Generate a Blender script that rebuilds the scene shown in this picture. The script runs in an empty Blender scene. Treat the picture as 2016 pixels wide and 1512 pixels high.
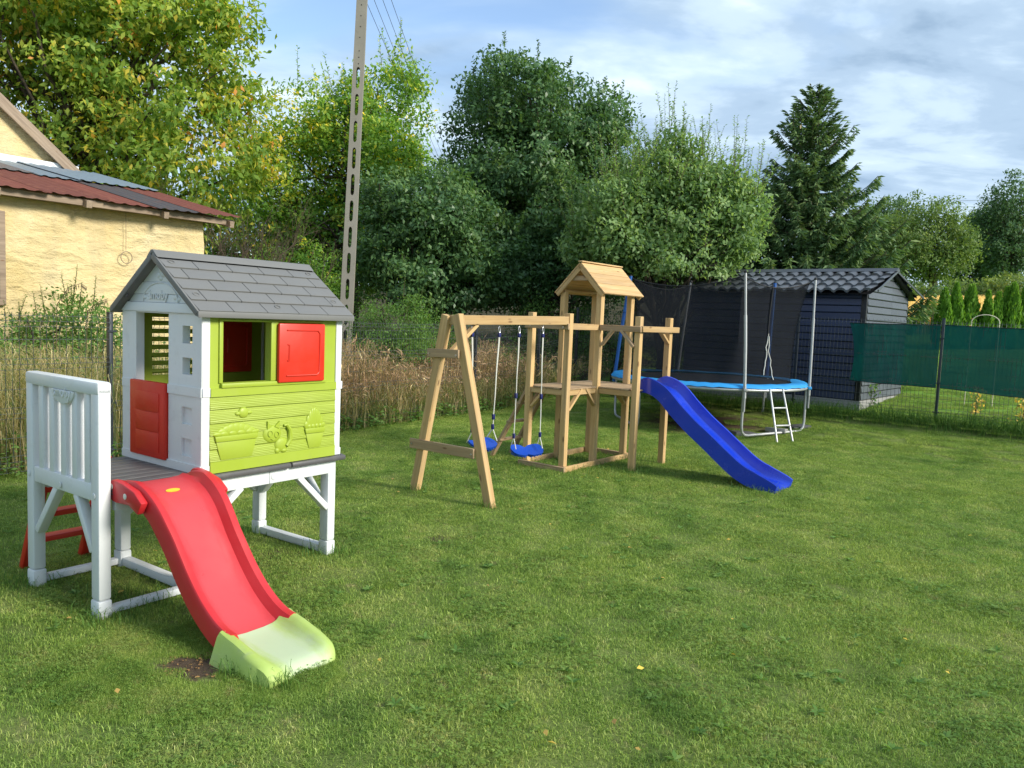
import bpy, bmesh, math, random
import numpy as np
from mathutils import Vector, Matrix, Euler
R = math.radians
sc = bpy.context.scene
COL = sc.collection

# ---------------------------------------------------------------- camera
F, PITCH, ROLL, EYE = 1536.25, R(4.8784), R(2.3684), 1.6672      # focal length in photo pixels (2016 wide)
_c, _s, _cr, _sr = math.cos(PITCH), math.sin(PITCH), math.cos(ROLL), math.sin(ROLL)
FW = Vector((0, _c, -_s)); _u0 = Vector((0, _s, _c)); _r0 = Vector((1, 0, 0))
RT = _r0 * _cr + _u0 * _sr
UP = -_r0 * _sr + _u0 * _cr
cam = bpy.data.cameras.new('camera'); camo = bpy.data.objects.new('camera', cam); COL.objects.link(camo)
cam.sensor_fit = 'HORIZONTAL'; cam.sensor_width = 36.0; cam.lens = F / 2016 * 36.0
cam.clip_start = 0.05; cam.clip_end = 3000
camo.matrix_world = Matrix(((RT.x, UP.x, -FW.x, 0), (RT.y, UP.y, -FW.y, 0), (RT.z, UP.z, -FW.z, EYE), (0, 0, 0, 1)))
sc.camera = camo

# ---------------------------------------------------------------- light
SUN_AZ, SUN_EL = R(-24), R(29)       # azimuth from +X (right of the camera), a veiled afternoon sun
world = bpy.data.worlds.new('World'); sc.world = world; world.use_nodes = True
nt = world.node_tree; nt.nodes.clear()
def N(t, kind, loc=None, **kw):
    n = t.nodes.new(kind)
    for k, v in kw.items(): setattr(n, k, v)
    return n
wo = N(nt, 'ShaderNodeOutputWorld'); bg = N(nt, 'ShaderNodeBackground'); bg.inputs[1].default_value = 1.0
sky = N(nt, 'ShaderNodeTexSky'); sky.sky_type = 'NISHITA'; sky.sun_disc = False
sky.sun_elevation = SUN_EL; sky.sun_rotation = R(90) - SUN_AZ; sky.air_density = 1.0; sky.dust_density = 1.2; sky.ozone_density = 1.6
skym = N(nt, 'ShaderNodeMixRGB', blend_type='MULTIPLY'); skym.inputs[0].default_value = 1; skym.inputs[2].default_value = (.13, .13, .13, 1)
nt.links.new(sky.outputs[0], skym.inputs[1])
tc = N(nt, 'ShaderNodeTexCoord'); sep = N(nt, 'ShaderNodeSeparateXYZ'); nt.links.new(tc.outputs['Generated'], sep.inputs[0])
def math_(t, op, a, b=None, clamp=False):
    n = N(t, 'ShaderNodeMath', operation=op); n.use_clamp = clamp
    for i, v in enumerate((a, b)):
        if v is None: continue
        if isinstance(v, (int, float)): n.inputs[i].default_value = v
        else: t.links.new(v, n.inputs[i])
    return n.outputs[0]
zz = math_(nt, 'ADD', math_(nt, 'MAXIMUM', sep.outputs[2], 0.0), 0.16)
cx = math_(nt, 'DIVIDE', sep.outputs[0], zz); cy = math_(nt, 'DIVIDE', sep.outputs[1], zz)
comb = N(nt, 'ShaderNodeCombineXYZ'); nt.links.new(cx, comb.inputs[0]); nt.links.new(cy, comb.inputs[1])
CLOUD_OFF = (3.1, 1.7, 0.0)
def cloud_noise(scale, detail, rough, off, dist=0.0):
    mp = N(nt, 'ShaderNodeMapping'); mp.inputs['Location'].default_value = off; mp.inputs['Scale'].default_value = (1.0, 1.35, 1)
    nt.links.new(comb.outputs[0], mp.inputs[0])
    n = N(nt, 'ShaderNodeTexNoise'); n.inputs['Scale'].default_value = scale; n.inputs['Detail'].default_value = detail
    n.inputs['Roughness'].default_value = rough; n.inputs['Distortion'].default_value = dist
    nt.links.new(mp.outputs[0], n.inputs['Vector']); return n.outputs[0]
def ramp(t, src, stops, interp='EASE'):
    n = N(t, 'ShaderNodeValToRGB'); n.color_ramp.interpolation = interp
    el = n.color_ramp.elements
    while len(el) < len(stops): el.new(0.5)
    for e, (p, c) in zip(el, stops):
        e.position = p; e.color = c if len(c) == 4 else (*c, 1)
    t.links.new(src, n.inputs[0]); return n
cover = ramp(nt, cloud_noise(.85, 6, .52, CLOUD_OFF, .3), [(.28, (0, 0, 0)), (.46, (1, 1, 1))])
tone = ramp(nt, cloud_noise(1.7, 8, .54, (5.2, 9.4, 0), .25), [(.34, (.165, .240, .335)), (.47, (.245, .330, .430)), (.57, (.34, .43, .52)), (.70, (.48, .56, .63))])
mixc = N(nt, 'ShaderNodeMixRGB'); nt.links.new(cover.outputs[0], mixc.inputs[0]); nt.links.new(skym.outputs[0], mixc.inputs[1]); nt.links.new(tone.outputs[0], mixc.inputs[2])
nt.links.new(mixc.outputs[0], bg.inputs[0]); nt.links.new(bg.outputs[0], wo.inputs[0])
sun = bpy.data.lights.new('sun', 'SUN'); suno = bpy.data.objects.new('sun', sun); COL.objects.link(suno)
sun.energy = 2.5; sun.angle = R(16); sun.color = (1.0, .94, .83)
_sd = Vector((math.cos(SUN_EL) * math.cos(SUN_AZ), math.cos(SUN_EL) * math.sin(SUN_AZ), math.sin(SUN_EL)))
suno.rotation_euler = _sd.to_track_quat('Z', 'Y').to_euler(); suno.location = (20, -5, 30)
vs = sc.view_settings; vs.view_transform = 'Standard'; vs.look = 'None'; vs.exposure = 1.08; vs.gamma = 1.0; vs.use_curve_mapping = False
sc.render.engine = 'CYCLES'
cy_ = sc.cycles; cy_.use_denoising = True; cy_.max_bounces = 9; cy_.diffuse_bounces = 6; cy_.glossy_bounces = 2; cy_.transmission_bounces = 6; cy_.transparent_max_bounces = 12
try: cy_.denoiser = 'OPENIMAGEDENOISE'; cy_.denoising_prefilter = 'ACCURATE'
except Exception: pass
cy_.sample_clamp_indirect = 4.0

# ---------------------------------------------------------------- pixel -> place
def ray(px, py): return FW + RT * ((px - 1008) / F) + UP * ((756 - py) / F)
EYEV = Vector((0, 0, EYE))
def G(px, py, z=0.0):
    d = ray(px, py); return EYEV + d * ((z - EYE) / d.z)
def AT(px, py, Y):
    d = ray(px, py); return EYEV + d * (Y / d.y)

# ---------------------------------------------------------------- terrain
FR0 = Vector((7.0, 12.8)); FRD = Vector((-.82, .572))           # right-hand fence line
FRN = Vector((.572, .82))
def ss(a, b, x):
    t = np.clip((x - a) / (b - a), 0, 1); return t * t * (3 - 2 * t)
def ground_z(x, y):
    x = np.asarray(x, float); y = np.asarray(y, float)
    d = (x - FR0.x) * FRN.x + (y - FR0.y) * FRN.y
    z = .12 * ss(-3, -.5, d) + .13 * ss(-.7, -.05, d)
    z = z + .07 * np.clip(d, 0, 14) + .09 * np.clip(d - 14, 0, 40) + .03 * np.clip(d - 54, 0, 400)
    w = ss(-12, -2, d)
    und = .012 * np.sin(x * 1.3 + .4) * np.cos(y * .9) + .008 * np.sin(x * 3.1 + y * 2.3)
    return z * w + und * 0.15
def gz(x, y): return float(ground_z(x, y))

# ---------------------------------------------------------------- materials
def new_mat(name):
    m = bpy.data.materials.new(name); m.use_nodes = True; t = m.node_tree; t.nodes.clear()
    out = N(t, 'ShaderNodeOutputMaterial'); return m, t, out
def principled(t, out, rough=.5, spec=.4):
    b = N(t, 'ShaderNodeBsdfPrincipled'); b.inputs['Roughness'].default_value = rough
    b.inputs['Specular IOR Level'].default_value = spec; t.links.new(b.outputs[0], out.inputs[0]); return b
def noise(t, scale, detail=4, rough=.55, vec=None, mapping=None):
    n = N(t, 'ShaderNodeTexNoise'); n.inputs['Scale'].default_value = scale; n.inputs['Detail'].default_value = detail; n.inputs['Roughness'].default_value = rough
    if vec is not None: t.links.new(vec, n.inputs['Vector'])
    return n.outputs[0]
def objcoord(t, scale=(1, 1, 1), rand=True):
    c = N(t, 'ShaderNodeTexCoord'); mp = N(t, 'ShaderNodeMapping'); mp.inputs['Scale'].default_value = scale
    t.links.new(c.outputs['Object'], mp.inputs[0])
    if rand:
        oi = N(t, 'ShaderNodeObjectInfo'); k = math_(t, 'MULTIPLY', oi.outputs['Random'], 37.0)
        cb = N(t, 'ShaderNodeCombineXYZ')
        for i in range(3): t.links.new(k, cb.inputs[i])
        t.links.new(cb.outputs[0], mp.inputs['Location'])
    return mp.outputs[0]
def mixcol(t, fac, a, b, blend='MIX'):
    n = N(t, 'ShaderNodeMixRGB', blend_type=blend)
    for i, v in ((0, fac), (1, a), (2, b)):
        if isinstance(v, (int, float)): n.inputs[i].default_value = v
        elif isinstance(v, tuple): n.inputs[i].default_value = v if len(v) == 4 else (*v, 1)
        else: t.links.new(v, n.inputs[i])
    return n.outputs[0]
def bump(t, height, strength, dist, b):
    n = N(t, 'ShaderNodeBump'); n.inputs['Strength'].default_value = strength; n.inputs['Distance'].default_value = dist
    t.links.new(height, n.inputs['Height']); t.links.new(n.outputs[0], b.inputs['Normal'])
def plastic(name, col, rough=.42, fade=None, dirt=(.18, .17, .13), dirt_amt=.25, fade_amt=.5, spec=.4, grain=False, wear=None):
    m, t, out = new_mat(name); b = principled(t, out, rough, spec)
    oc = objcoord(t)
    c = col if isinstance(col, tuple) else col
    base = mixcol(t, ramp(t, noise(t, 2.2, 5, .6, oc), [(.35, (0, 0, 0)), (.7, (fade_amt,) * 3)], 'LINEAR').outputs[0], c, fade or tuple(min(1, x * 1.12) for x in c))
    base = mixcol(t, ramp(t, noise(t, 11, 7, .68, oc), [(.55, (0, 0, 0)), (.8, (dirt_amt,) * 3)], 'LINEAR').outputs[0], base, dirt)
    # fine scratches and scuffs
    sc1 = ramp(t, noise(t, 3.0, 6, .7, objcoord(t, (38, 3, 5))), [(.62, (0, 0, 0)), (.72, (.30,) * 3)], 'LINEAR').outputs[0]
    sc2 = ramp(t, noise(t, 3.0, 6, .7, objcoord(t, (4, 30, 34))), [(.64, (0, 0, 0)), (.74, (.26,) * 3)], 'LINEAR').outputs[0]
    base = mixcol(t, math_(t, 'MULTIPLY', math_(t, 'ADD', sc1, sc2), dirt_amt * 2.2), base, tuple(min(1, x * 1.25 + .05) for x in (fade or c)))
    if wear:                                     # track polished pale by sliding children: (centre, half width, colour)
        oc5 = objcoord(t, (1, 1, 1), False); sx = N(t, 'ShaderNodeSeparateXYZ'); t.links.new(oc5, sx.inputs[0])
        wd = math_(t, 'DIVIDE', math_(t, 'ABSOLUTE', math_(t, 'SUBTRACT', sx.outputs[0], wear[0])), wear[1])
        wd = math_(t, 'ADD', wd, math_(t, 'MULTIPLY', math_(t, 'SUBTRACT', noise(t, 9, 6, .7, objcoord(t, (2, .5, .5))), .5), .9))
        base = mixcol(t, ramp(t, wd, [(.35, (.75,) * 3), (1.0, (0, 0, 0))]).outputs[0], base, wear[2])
    t.links.new(base, b.inputs['Base Color'])
    rr = ramp(t, noise(t, 6, 5, .6, oc), [(.3, (rough - .07,) * 3), (.7, (rough + .16,) * 3)], 'LINEAR'); t.links.new(rr.outputs[0], b.inputs['Roughness'])
    if grain:
        oc2 = objcoord(t, (2.2, 30, 30)); w = N(t, 'ShaderNodeTexWave', wave_type='BANDS', bands_direction='Z'); w.inputs['Scale'].default_value = 1.1; w.inputs['Distortion'].default_value = 5; w.inputs['Detail'].default_value = 2
        t.links.new(oc2, w.inputs[0]); bump(t, w.outputs[1], .55, .004, b)
    else:
        bump(t, noise(t, 160, 3, .5, oc), .10, .002, b)
    return m
def wood(name, a, b_, knot=(.16, .08, .035), rough=.72, grey=0.0):
    m, t, out = new_mat(name); b = principled(t, out, rough, .25)
    oc = objcoord(t, (1.3, 22, 22)); w = noise(t, 1.6, 5, .6, oc)
    col = ramp(t, w, [(.3, a), (.62, b_)], 'LINEAR').outputs[0]
    oi = N(t, 'ShaderNodeObjectInfo')
    col = mixcol(t, .55, col, mixcol(t, oi.outputs['Random'], (.60, .56, .50), (1.15, 1.10, 1.0)), 'MULTIPLY')
    oc3 = objcoord(t, (5, 16, 16)); vo = N(t, 'ShaderNodeTexVoronoi'); vo.inputs['Scale'].default_value = .75; t.links.new(oc3, vo.inputs['Vector'])
    k = ramp(t, vo.outputs['Distance'], [(.07, (1, 1, 1)), (.17, (0, 0, 0))], 'EASE').outputs[0]
    col = mixcol(t, math_(t, 'MULTIPLY', k, .8), col, knot)
    crk = ramp(t, noise(t, 1.0, 3, .5, objcoord(t, (.9, 70, 70))), [(.66, (0, 0, 0)), (.72, (.55,) * 3)], 'LINEAR').outputs[0]; col = mixcol(t, crk, col, knot)
    oc4 = objcoord(t, (.8, 3, 3)); col = mixcol(t, ramp(t, noise(t, 2.5, 5, .6, oc4), [(.45, (0, 0, 0)), (.75, (.45 + grey,) * 3)], 'LINEAR').outputs[0], col, (.33, .25, .17))
    t.links.new(col, b.inputs['Base Color']); bump(t, w, .35, .004, b); return m
def metal(name, col, rough=.45, metallic=.7, dirt=.3, dcol=(.2, .17, .14)):
    m, t, out = new_mat(name); b = principled(t, out, rough, .5); b.inputs['Metallic'].default_value = metallic
    oi = N(t, 'ShaderNodeObjectInfo'); col = mixcol(t, 1.0, mixcol(t, oi.outputs['Random'], (.82, .82, .82), (1.12, 1.12, 1.12)), col, 'MULTIPLY')
    oc = objcoord(t); c = mixcol(t, ramp(t, noise(t, 9, 7, .65, oc), [(.5, (0, 0, 0)), (.75, (dirt,) * 3)], 'LINEAR').outputs[0], col, dcol)
    t.links.new(c, b.inputs['Base Color']); bump(t, noise(t, 60, 3, .5, oc), .08, .002, b); return m
LEAF_GAIN = 2.2
def leafmat(name, stops, trans=.35, rough=.55, patch=None, spec=.25, gain=1.0):
    """stops: colour ramp over the per-leaf 'tint' attribute"""
    m, t, out = new_mat(name)
    at = N(t, 'ShaderNodeAttribute'); at.attribute_name = 'tint'
    g_ = LEAF_GAIN * gain; stops = [(p_, (c_[0] * g_, c_[1] * g_, c_[2] * g_)) for p_, c_ in stops]
    col = ramp(t, at.outputs['Fac'], stops, 'LINEAR').outputs[0]
    b = N(t, 'ShaderNodeBsdfPrincipled'); b.inputs['Roughness'].default_value = rough; b.inputs['Specular IOR Level'].default_value = spec
    tr = N(t, 'ShaderNodeBsdfTranslucent'); mx = N(t, 'ShaderNodeMixShader'); mx.inputs[0].default_value = min(.5, trans + .1)
    t.links.new(col, b.inputs['Base Color'])
    tcol = mixcol(t, 1.0, col, (1.25, 1.25, .6), 'MULTIPLY'); t.links.new(tcol, tr.inputs[0])
    t.links.new(b.outputs[0], mx.inputs[1]); t.links.new(tr.outputs[0], mx.inputs[2]); t.links.new(mx.outputs[0], out.inputs[0]); return m

# ---------------------------------------------------------------- object helpers
def tag(o, label=None, cat=None, group=None, kind=None):
    for k, v in (('label', label), ('category', cat), ('group', group), ('kind', kind)):
        if v: o[k] = v
    return o
def empty(name, loc=(0, 0, 0), rz=0.0, label=None, cat=None, group=None):
    o = bpy.data.objects.new(name, None); COL.objects.link(o); o.location = loc; o.rotation_euler = (0, 0, rz); o.empty_display_size = .1
    return tag(o, label, cat, group)
def link(name, me, mat, parent=None):
    o = bpy.data.objects.new(name, me); COL.objects.link(o)
    if mat is not None and not me.materials: me.materials.append(mat)
    if parent is not None: o.parent = parent
    return o
class MB:
    def __init__(s): s.v = []; s.f = []
    def add(s, vs, fs):
        o = len(s.v); s.v += [tuple(p) for p in vs]; s.f += [tuple(i + o for i in f) for f in fs]; return s
    def box(s, a, b):
        (x0, y0, z0), (x1, y1, z1) = a, b
        return s.add([(x0, y0, z0), (x1, y0, z0), (x1, y1, z0), (x0, y1, z0), (x0, y0, z1), (x1, y0, z1), (x1, y1, z1), (x0, y1, z1)],
                     [(0, 3, 2, 1), (4, 5, 6, 7), (0, 1, 5, 4), (1, 2, 6, 5), (2, 3, 7, 6), (3, 0, 4, 7)])
    def beam(s, p0, p1, w, h, up=(0, 0, 1)):
        p0, p1 = Vector(p0), Vector(p1); d = (p1 - p0).normalized(); u = Vector(up)
        if abs(d.dot(u)) > .98: u = Vector((1, 0, 0))
        sd = d.cross(u).normalized() * (w / 2); u = sd.normalized().cross(d) * (h / 2)
        vs = [p + a * sd + b * u for p in (p0, p1) for a, b in ((-1, -1), (1, -1), (1, 1), (-1, 1))]
        return s.add(vs, [(0, 1, 2, 3), (7, 6, 5, 4), (0, 4, 5, 1), (1, 5, 6, 2), (2, 6, 7, 3), (3, 7, 4, 0)])
    def tube(s, pts, r, n=8, cap=True, closed=False):
        pts = [Vector(p) for p in pts]; rs = r if isinstance(r, (list, tuple)) else [r] * len(pts)
        o = len(s.v); m = len(pts); ref = None; nn = n
        for i, p in enumerate(pts):
            if closed: d = (pts[(i + 1) % m] - pts[i - 1]).normalized()
            else: d = (pts[min(i + 1, m - 1)] - pts[max(i - 1, 0)]).normalized()
            if ref is None:
                ref = Vector((0, 0, 1)) if abs(d.z) < .9 else Vector((1, 0, 0))
            a = d.cross(ref)
            if a.length < 1e-5: a = d.orthogonal()
            a.normalize(); b = a.cross(d).normalized(); ref = b
            for k in range(n):
                t = 2 * math.pi * k / n; s.v.append(tuple(p + a * math.cos(t) * rs[i] + b * math.sin(t) * rs[i]))
        for i in range(m if closed else m - 1):
            j = (i + 1) % m
            for k in range(n):
                k2 = (k + 1) % n; s.f.append((o + i * n + k, o + i * n + k2, o + j * n + k2, o + j * n + k))
        if cap and not closed:
            s.f.append(tuple(o + k for k in range(n))[::-1]); s.f.append(tuple(o + (m - 1) * n + k for k in range(n)))
        return s
    def prism(s, poly, axis0, axis1, axisn, org, depth):
        """poly in (a,b), extruded by depth along axisn from org"""
        A, B, Nn, O = Vector(axis0), Vector(axis1), Vector(axisn), Vector(org); n = len(poly)
        vs = [O + A * a + B * b for a, b in poly] + [O + A * a + B * b + Nn * depth for a, b in poly]
        fs = [tuple(range(n))[::-1], tuple(range(n, 2 * n))] + [(i, (i + 1) % n, n + (i + 1) % n, n + i) for i in range(n)]
        return s.add(vs, fs)
    def sphere(s, c, r, nu=12, nv=8, rot=None):
        c = Vector(c); r = (r, r, r) if isinstance(r, (int, float)) else r; o = len(s.v)
        pts = [Vector((0, 0, r[2]))]
        for i in range(1, nv):
            p = math.pi * i / nv
            for k in range(nu):
                t = 2 * math.pi * k / nu; pts.append(Vector((r[0] * math.sin(p) * math.cos(t), r[1] * math.sin(p) * math.sin(t), r[2] * math.cos(p))))
        pts.append(Vector((0, 0, -r[2])))
        if rot is not None: pts = [rot @ p for p in pts]
        s.v += [tuple(c + p) for p in pts]
        for k in range(nu): s.f.append((o, o + 1 + k, o + 1 + (k + 1) % nu))
        for i in range(nv - 2):
            for k in range(nu):
                a = o + 1 + i * nu + k; b = o + 1 + i * nu + (k + 1) % nu; s.f.append((a, a + nu, b + nu, b))
        e = len(s.v) - 1; q = o + 1 + (nv - 2) * nu
        for k in range(nu): s.f.append((e, q + (k + 1) % nu, q + k))
        return s
    def grid(s, fn, nu, nv, closed_u=False):
        o = len(s.v)
        for j in range(nv + 1):
            for i in range(nu + (0 if closed_u else 1)): s.v.append(tuple(fn(i / nu, j / nv)))
        w = nu if closed_u else nu + 1
        for j in range(nv):
            for i in range(nu):
                i2 = (i + 1) % w if closed_u else i + 1
                s.f.append((o + j * w + i, o + j * w + i2, o + (j + 1) * w + i2, o + (j + 1) * w + i))
        return s
    def mesh(s, name, bevel=0.0, seg=2, smooth=False, weld=False):
        me = bpy.data.meshes.new(name); me.from_pydata(s.v, [], s.f)
        bm = bmesh.new(); bm.from_mesh(me)
        if weld: bmesh.ops.remove_doubles(bm, verts=bm.verts, dist=1e-5)
        bmesh.ops.recalc_face_normals(bm, faces=bm.faces)
        if bevel > 0:
            ed = [e for e in bm.edges if len(e.link_faces) == 2 and e.calc_face_angle(0) > .5]
            bmesh.ops.bevel(bm, geom=ed, offset=bevel, offset_type='OFFSET', segments=seg, profile=.5, affect='EDGES', clamp_overlap=True)
        bm.to_mesh(me); bm.free()
        if smooth or bevel > 0:
            me.polygons.foreach_set('use_smooth', [True] * len(me.polygons))
            if hasattr(me, 'set_sharp_from_angle'): me.set_sharp_from_angle(angle=R(40))
        me.update(); return me
    def build(s, name, mat, parent=None, **kw): return link(name, s.mesh(name, **kw), mat, parent)
def frame_of(p0, p1, up=(0, 0, 1)):
    p0, p1 = Vector(p0), Vector(p1); x = (p1 - p0).normalized(); u = Vector(up)
    if abs(x.dot(u)) > .98: u = Vector((1, 0, 0))
    y = u.cross(x).normalized(); z = x.cross(y)
    return Matrix(((x.x, y.x, z.x, p0.x), (x.y, y.y, z.y, p0.y), (x.z, y.z, z.z, p0.z), (0, 0, 0, 1)))
def timber(name, p0, p1, w, h, mat, parent, up=(0, 0, 1), bevel=.004, cut0=0, cut1=0):
    """a sawn timber: its own object, local X along the grain; cut = slanted end (metres of shift across the height)"""
    L = (Vector(p1) - Vector(p0)).length; b = MB().box((0, -w / 2, -h / 2), (L, w / 2, h / 2))
    if cut0 or cut1:
        vs = []
        for x, y, z in b.v: vs.append((x + ((cut0 if x < L / 2 else cut1) * (z / (h / 2))), y, z))
        b.v = vs
    o = b.build(name, mat, parent, bevel=bevel, seg=1); o.matrix_local = frame_of(p0, p1, up); return o
def relief(xs, zs, depth, back, to3d):
    """slab over a grid of cells; depth(i,j) = front offset of the cell or None for an opening"""
    b = MB(); nx, nz = len(xs) - 1, len(zs) - 1
    D = [[depth((xs[i] + xs[i + 1]) / 2, (zs[j] + zs[j + 1]) / 2) for j in range(nz)] for i in range(nx)]
    def quad(*p): b.add([to3d(*q) for q in p], [(0, 1, 2, 3)])
    for i in range(nx):
        for j in range(nz):
            d = D[i][j]
            if d is None: continue
            x0, x1, z0, z1 = xs[i], xs[i + 1], zs[j], zs[j + 1]
            quad((x0, z0, d), (x1, z0, d), (x1, z1, d), (x0, z1, d)); quad((x0, z0, back), (x0, z1, back), (x1, z1, back), (x1, z0, back))
            for (di, dj, a, c) in ((-1, 0, (x0, z0), (x0, z1)), (1, 0, (x1, z0), (x1, z1)), (0, -1, (x0, z0), (x1, z0)), (0, 1, (x0, z1), (x1, z1))):
                ii, jj = i + di, j + dj; nd = D[ii][jj] if 0 <= ii < nx and 0 <= jj < nz else None
                if nd is None: quad((*a, back), (*a, d), (*c, d), (*c, back))
                elif nd > d: quad((*a, d), (*a, nd), (*c, nd), (*c, d))
    return b
def text_mesh(body, size, extrude, bold=0.0):
    cu = bpy.data.curves.new('lettering', 'FONT'); cu.body = body; cu.size = size; cu.extrude = extrude; cu.align_x = 'CENTER'; cu.align_y = 'CENTER'; cu.offset = bold; cu.resolution_u = 3
    o = bpy.data.objects.new('lettering', cu); COL.objects.link(o)
    dg = bpy.context.evaluated_depsgraph_get(); me = bpy.data.meshes.new_from_object(o.evaluated_get(dg))
    bpy.data.objects.remove(o); bpy.data.curves.remove(cu); me.name = 'lettering'; return me
def copy_tree(o, parent=None):
    c = o.copy(); COL.objects.link(c)
    if parent is not None: c.parent = parent
    for ch in list(o.children): copy_tree(ch, c)
    return c
rng = np.random.default_rng(7)
def unit(a): return a / np.maximum(np.linalg.norm(a, axis=-1, keepdims=True), 1e-9)
def quads_mesh(name, V, tint, mat, smooth=False):
    """V: (n,4,3) quads with a per-face tint"""
    n = len(V); me = bpy.data.meshes.new(name)
    me.vertices.add(n * 4); me.vertices.foreach_set('co', V.reshape(-1).astype(np.float32))
    me.loops.add(n * 4); me.loops.foreach_set('vertex_index', np.arange(n * 4, dtype=np.int32))
    me.polygons.add(n); me.polygons.foreach_set('loop_start', np.arange(0, n * 4, 4, dtype=np.int32))
    try: me.polygons.foreach_set('loop_total', np.full(n, 4, np.int32))
    except Exception: pass
    a = me.attributes.new('tint', 'FLOAT', 'FACE'); a.data.foreach_set('value', np.clip(tint, 0, 1).astype(np.float32))
    me.update(calc_edges=True); me.materials.append(mat); return me
def leaf_quads(C, ax, nr, L, W, fold=.25):
    ax = unit(ax); nr = unit(nr - ax * np.sum(nr * ax, 1, keepdims=True)); sd = np.cross(ax, nr)
    L = np.asarray(L)[:, None]; W = np.asarray(W)[:, None]
    b = C - ax * L * .5; tp = C + ax * L * .5 - nr * L * .08; m = C - ax * L * .05 + nr * L * fold * .3
    return np.stack([b, m + sd * W * .5, tp, m - sd * W * .5], 1)
# ================================================================ GROUND
def lawn_color(t, scale=1.0):
    """shared world-space colour of the lawn: fresh, dry and clover patches (real colour differences of the turf)"""
    g = N(t, 'ShaderNodeNewGeometry'); p = g.outputs['Position']
    n1 = noise(t, .55, 4, .6, p); n2 = noise(t, 2.3, 5, .62, p); n3 = noise(t, 9.0, 4, .6, p)
    c = ramp(t, n2, [(.30, (.105, .190, .040)), (.50, (.215, .315, .074)), (.72, (.350, .390, .135))], 'LINEAR').outputs[0]
    c = mixcol(t, ramp(t, n1, [(.42, (0, 0, 0)), (.66, (.6,) * 3)], 'LINEAR').outputs[0], c, (.300, .370, .090))
    c = mixcol(t, ramp(t, n3, [(.58, (0, 0, 0)), (.72, (.7,) * 3)], 'LINEAR').outputs[0], c, (.345, .305, .150))
    return c, p
SOIL_PTS = [(*G(385, 1310)[:2], .20), (*G(865, 1060)[:2], .12), (*G(560, 1090)[:2], .16), (*G(250, 1175)[:2], .16), (3.3, 12.9, 1.15)]
gm, t, out = new_mat('turf'); b = principled(t, out, .95, .1)
c, p = lawn_color(t)
c = mixcol(t, .45, c, (.075, .075, .030))
sepg = N(t, 'ShaderNodeSeparateXYZ'); t.links.new(p, sepg.inputs[0])
# beyond the left fence: leaf litter; beyond the right fence: a fresher lawn
ld = math_(t, 'ADD', math_(t, 'MULTIPLY', math_(t, 'ADD', sepg.outputs[0], 4.1), -.851), math_(t, 'MULTIPLY', math_(t, 'ADD', sepg.outputs[1], -7.92), .525))
rd = math_(t, 'ADD', math_(t, 'MULTIPLY', math_(t, 'ADD', sepg.outputs[0], -7.0), .572), math_(t, 'MULTIPLY', math_(t, 'ADD', sepg.outputs[1], -12.8), .82))
fresh = ramp(t, noise(t, 1.6, 4, .6, p), [(.3, (.14, .27, .035)), (.7, (.21, .35, .055))], 'LINEAR').outputs[0]
c = mixcol(t, ramp(t, math_(t, 'ADD', rd, .35, True), [(.0, (0, 0, 0)), (.5, (1, 1, 1))]).outputs[0], c, fresh)
litter = ramp(t, noise(t, 3.0, 6, .7, p), [(.35, (.030, .028, .012)), (.65, (.085, .072, .035))], 'LINEAR').outputs[0]
c = mixcol(t, ramp(t, math_(t, 'ADD', ld, .30, True), [(.0, (0, 0, 0)), (.6, (1, 1, 1))]).outputs[0], c, litter)
for sx, sy, sr in SOIL_PTS:
    vm = N(t, 'ShaderNodeVectorMath', operation='DISTANCE'); t.links.new(p, vm.inputs[0]); vm.inputs[1].default_value = (sx, sy, 0)
    dd = math_(t, 'ADD', math_(t, 'DIVIDE', vm.outputs['Value'], sr * 2), math_(t, 'MULTIPLY', math_(t, 'SUBTRACT', noise(t, 14, 4, .7, p), .5), .6))
    c = mixcol(t, ramp(t, dd, [(.28, (1, 1, 1)), (.52, (0, 0, 0))]).outputs[0], c, (.105, .075, .052))
t.links.new(c, b.inputs['Base Color']); bump(t, noise(t, 55, 5, .7, p), .8, .03, b)
def axis(lo, hi, step, far0, far1):
    a = list(np.arange(lo, hi + 1e-6, step)); s = step; x = hi
    while x < far1: s *= 1.28; x += s; a.append(x)
    s = step; x = lo
    while x > far0: s *= 1.28; x -= s; a.insert(0, x)
    return np.array(a)
gx = axis(-13, 15, .35, -900, 900); gy = axis(0, 22, .35, -60, 1500)
X, Y = np.meshgrid(gx, gy); Z = ground_z(X, Y)
nxg, nyg = len(gx), len(gy)
vv = np.stack([X, Y, Z], -1).reshape(-1, 3); idx = np.arange(nxg * nyg).reshape(nyg, nxg)
ff = np.stack([idx[:-1, :-1], idx[:-1, 1:], idx[1:, 1:], idx[1:, :-1]], -1).reshape(-1, 4)
me = bpy.data.meshes.new('ground'); me.from_pydata(vv.tolist(), [], ff.tolist()); me.polygons.foreach_set('use_smooth', [True] * len(me.polygons))
tag(link('ground', me, gm), kind='structure')

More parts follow.
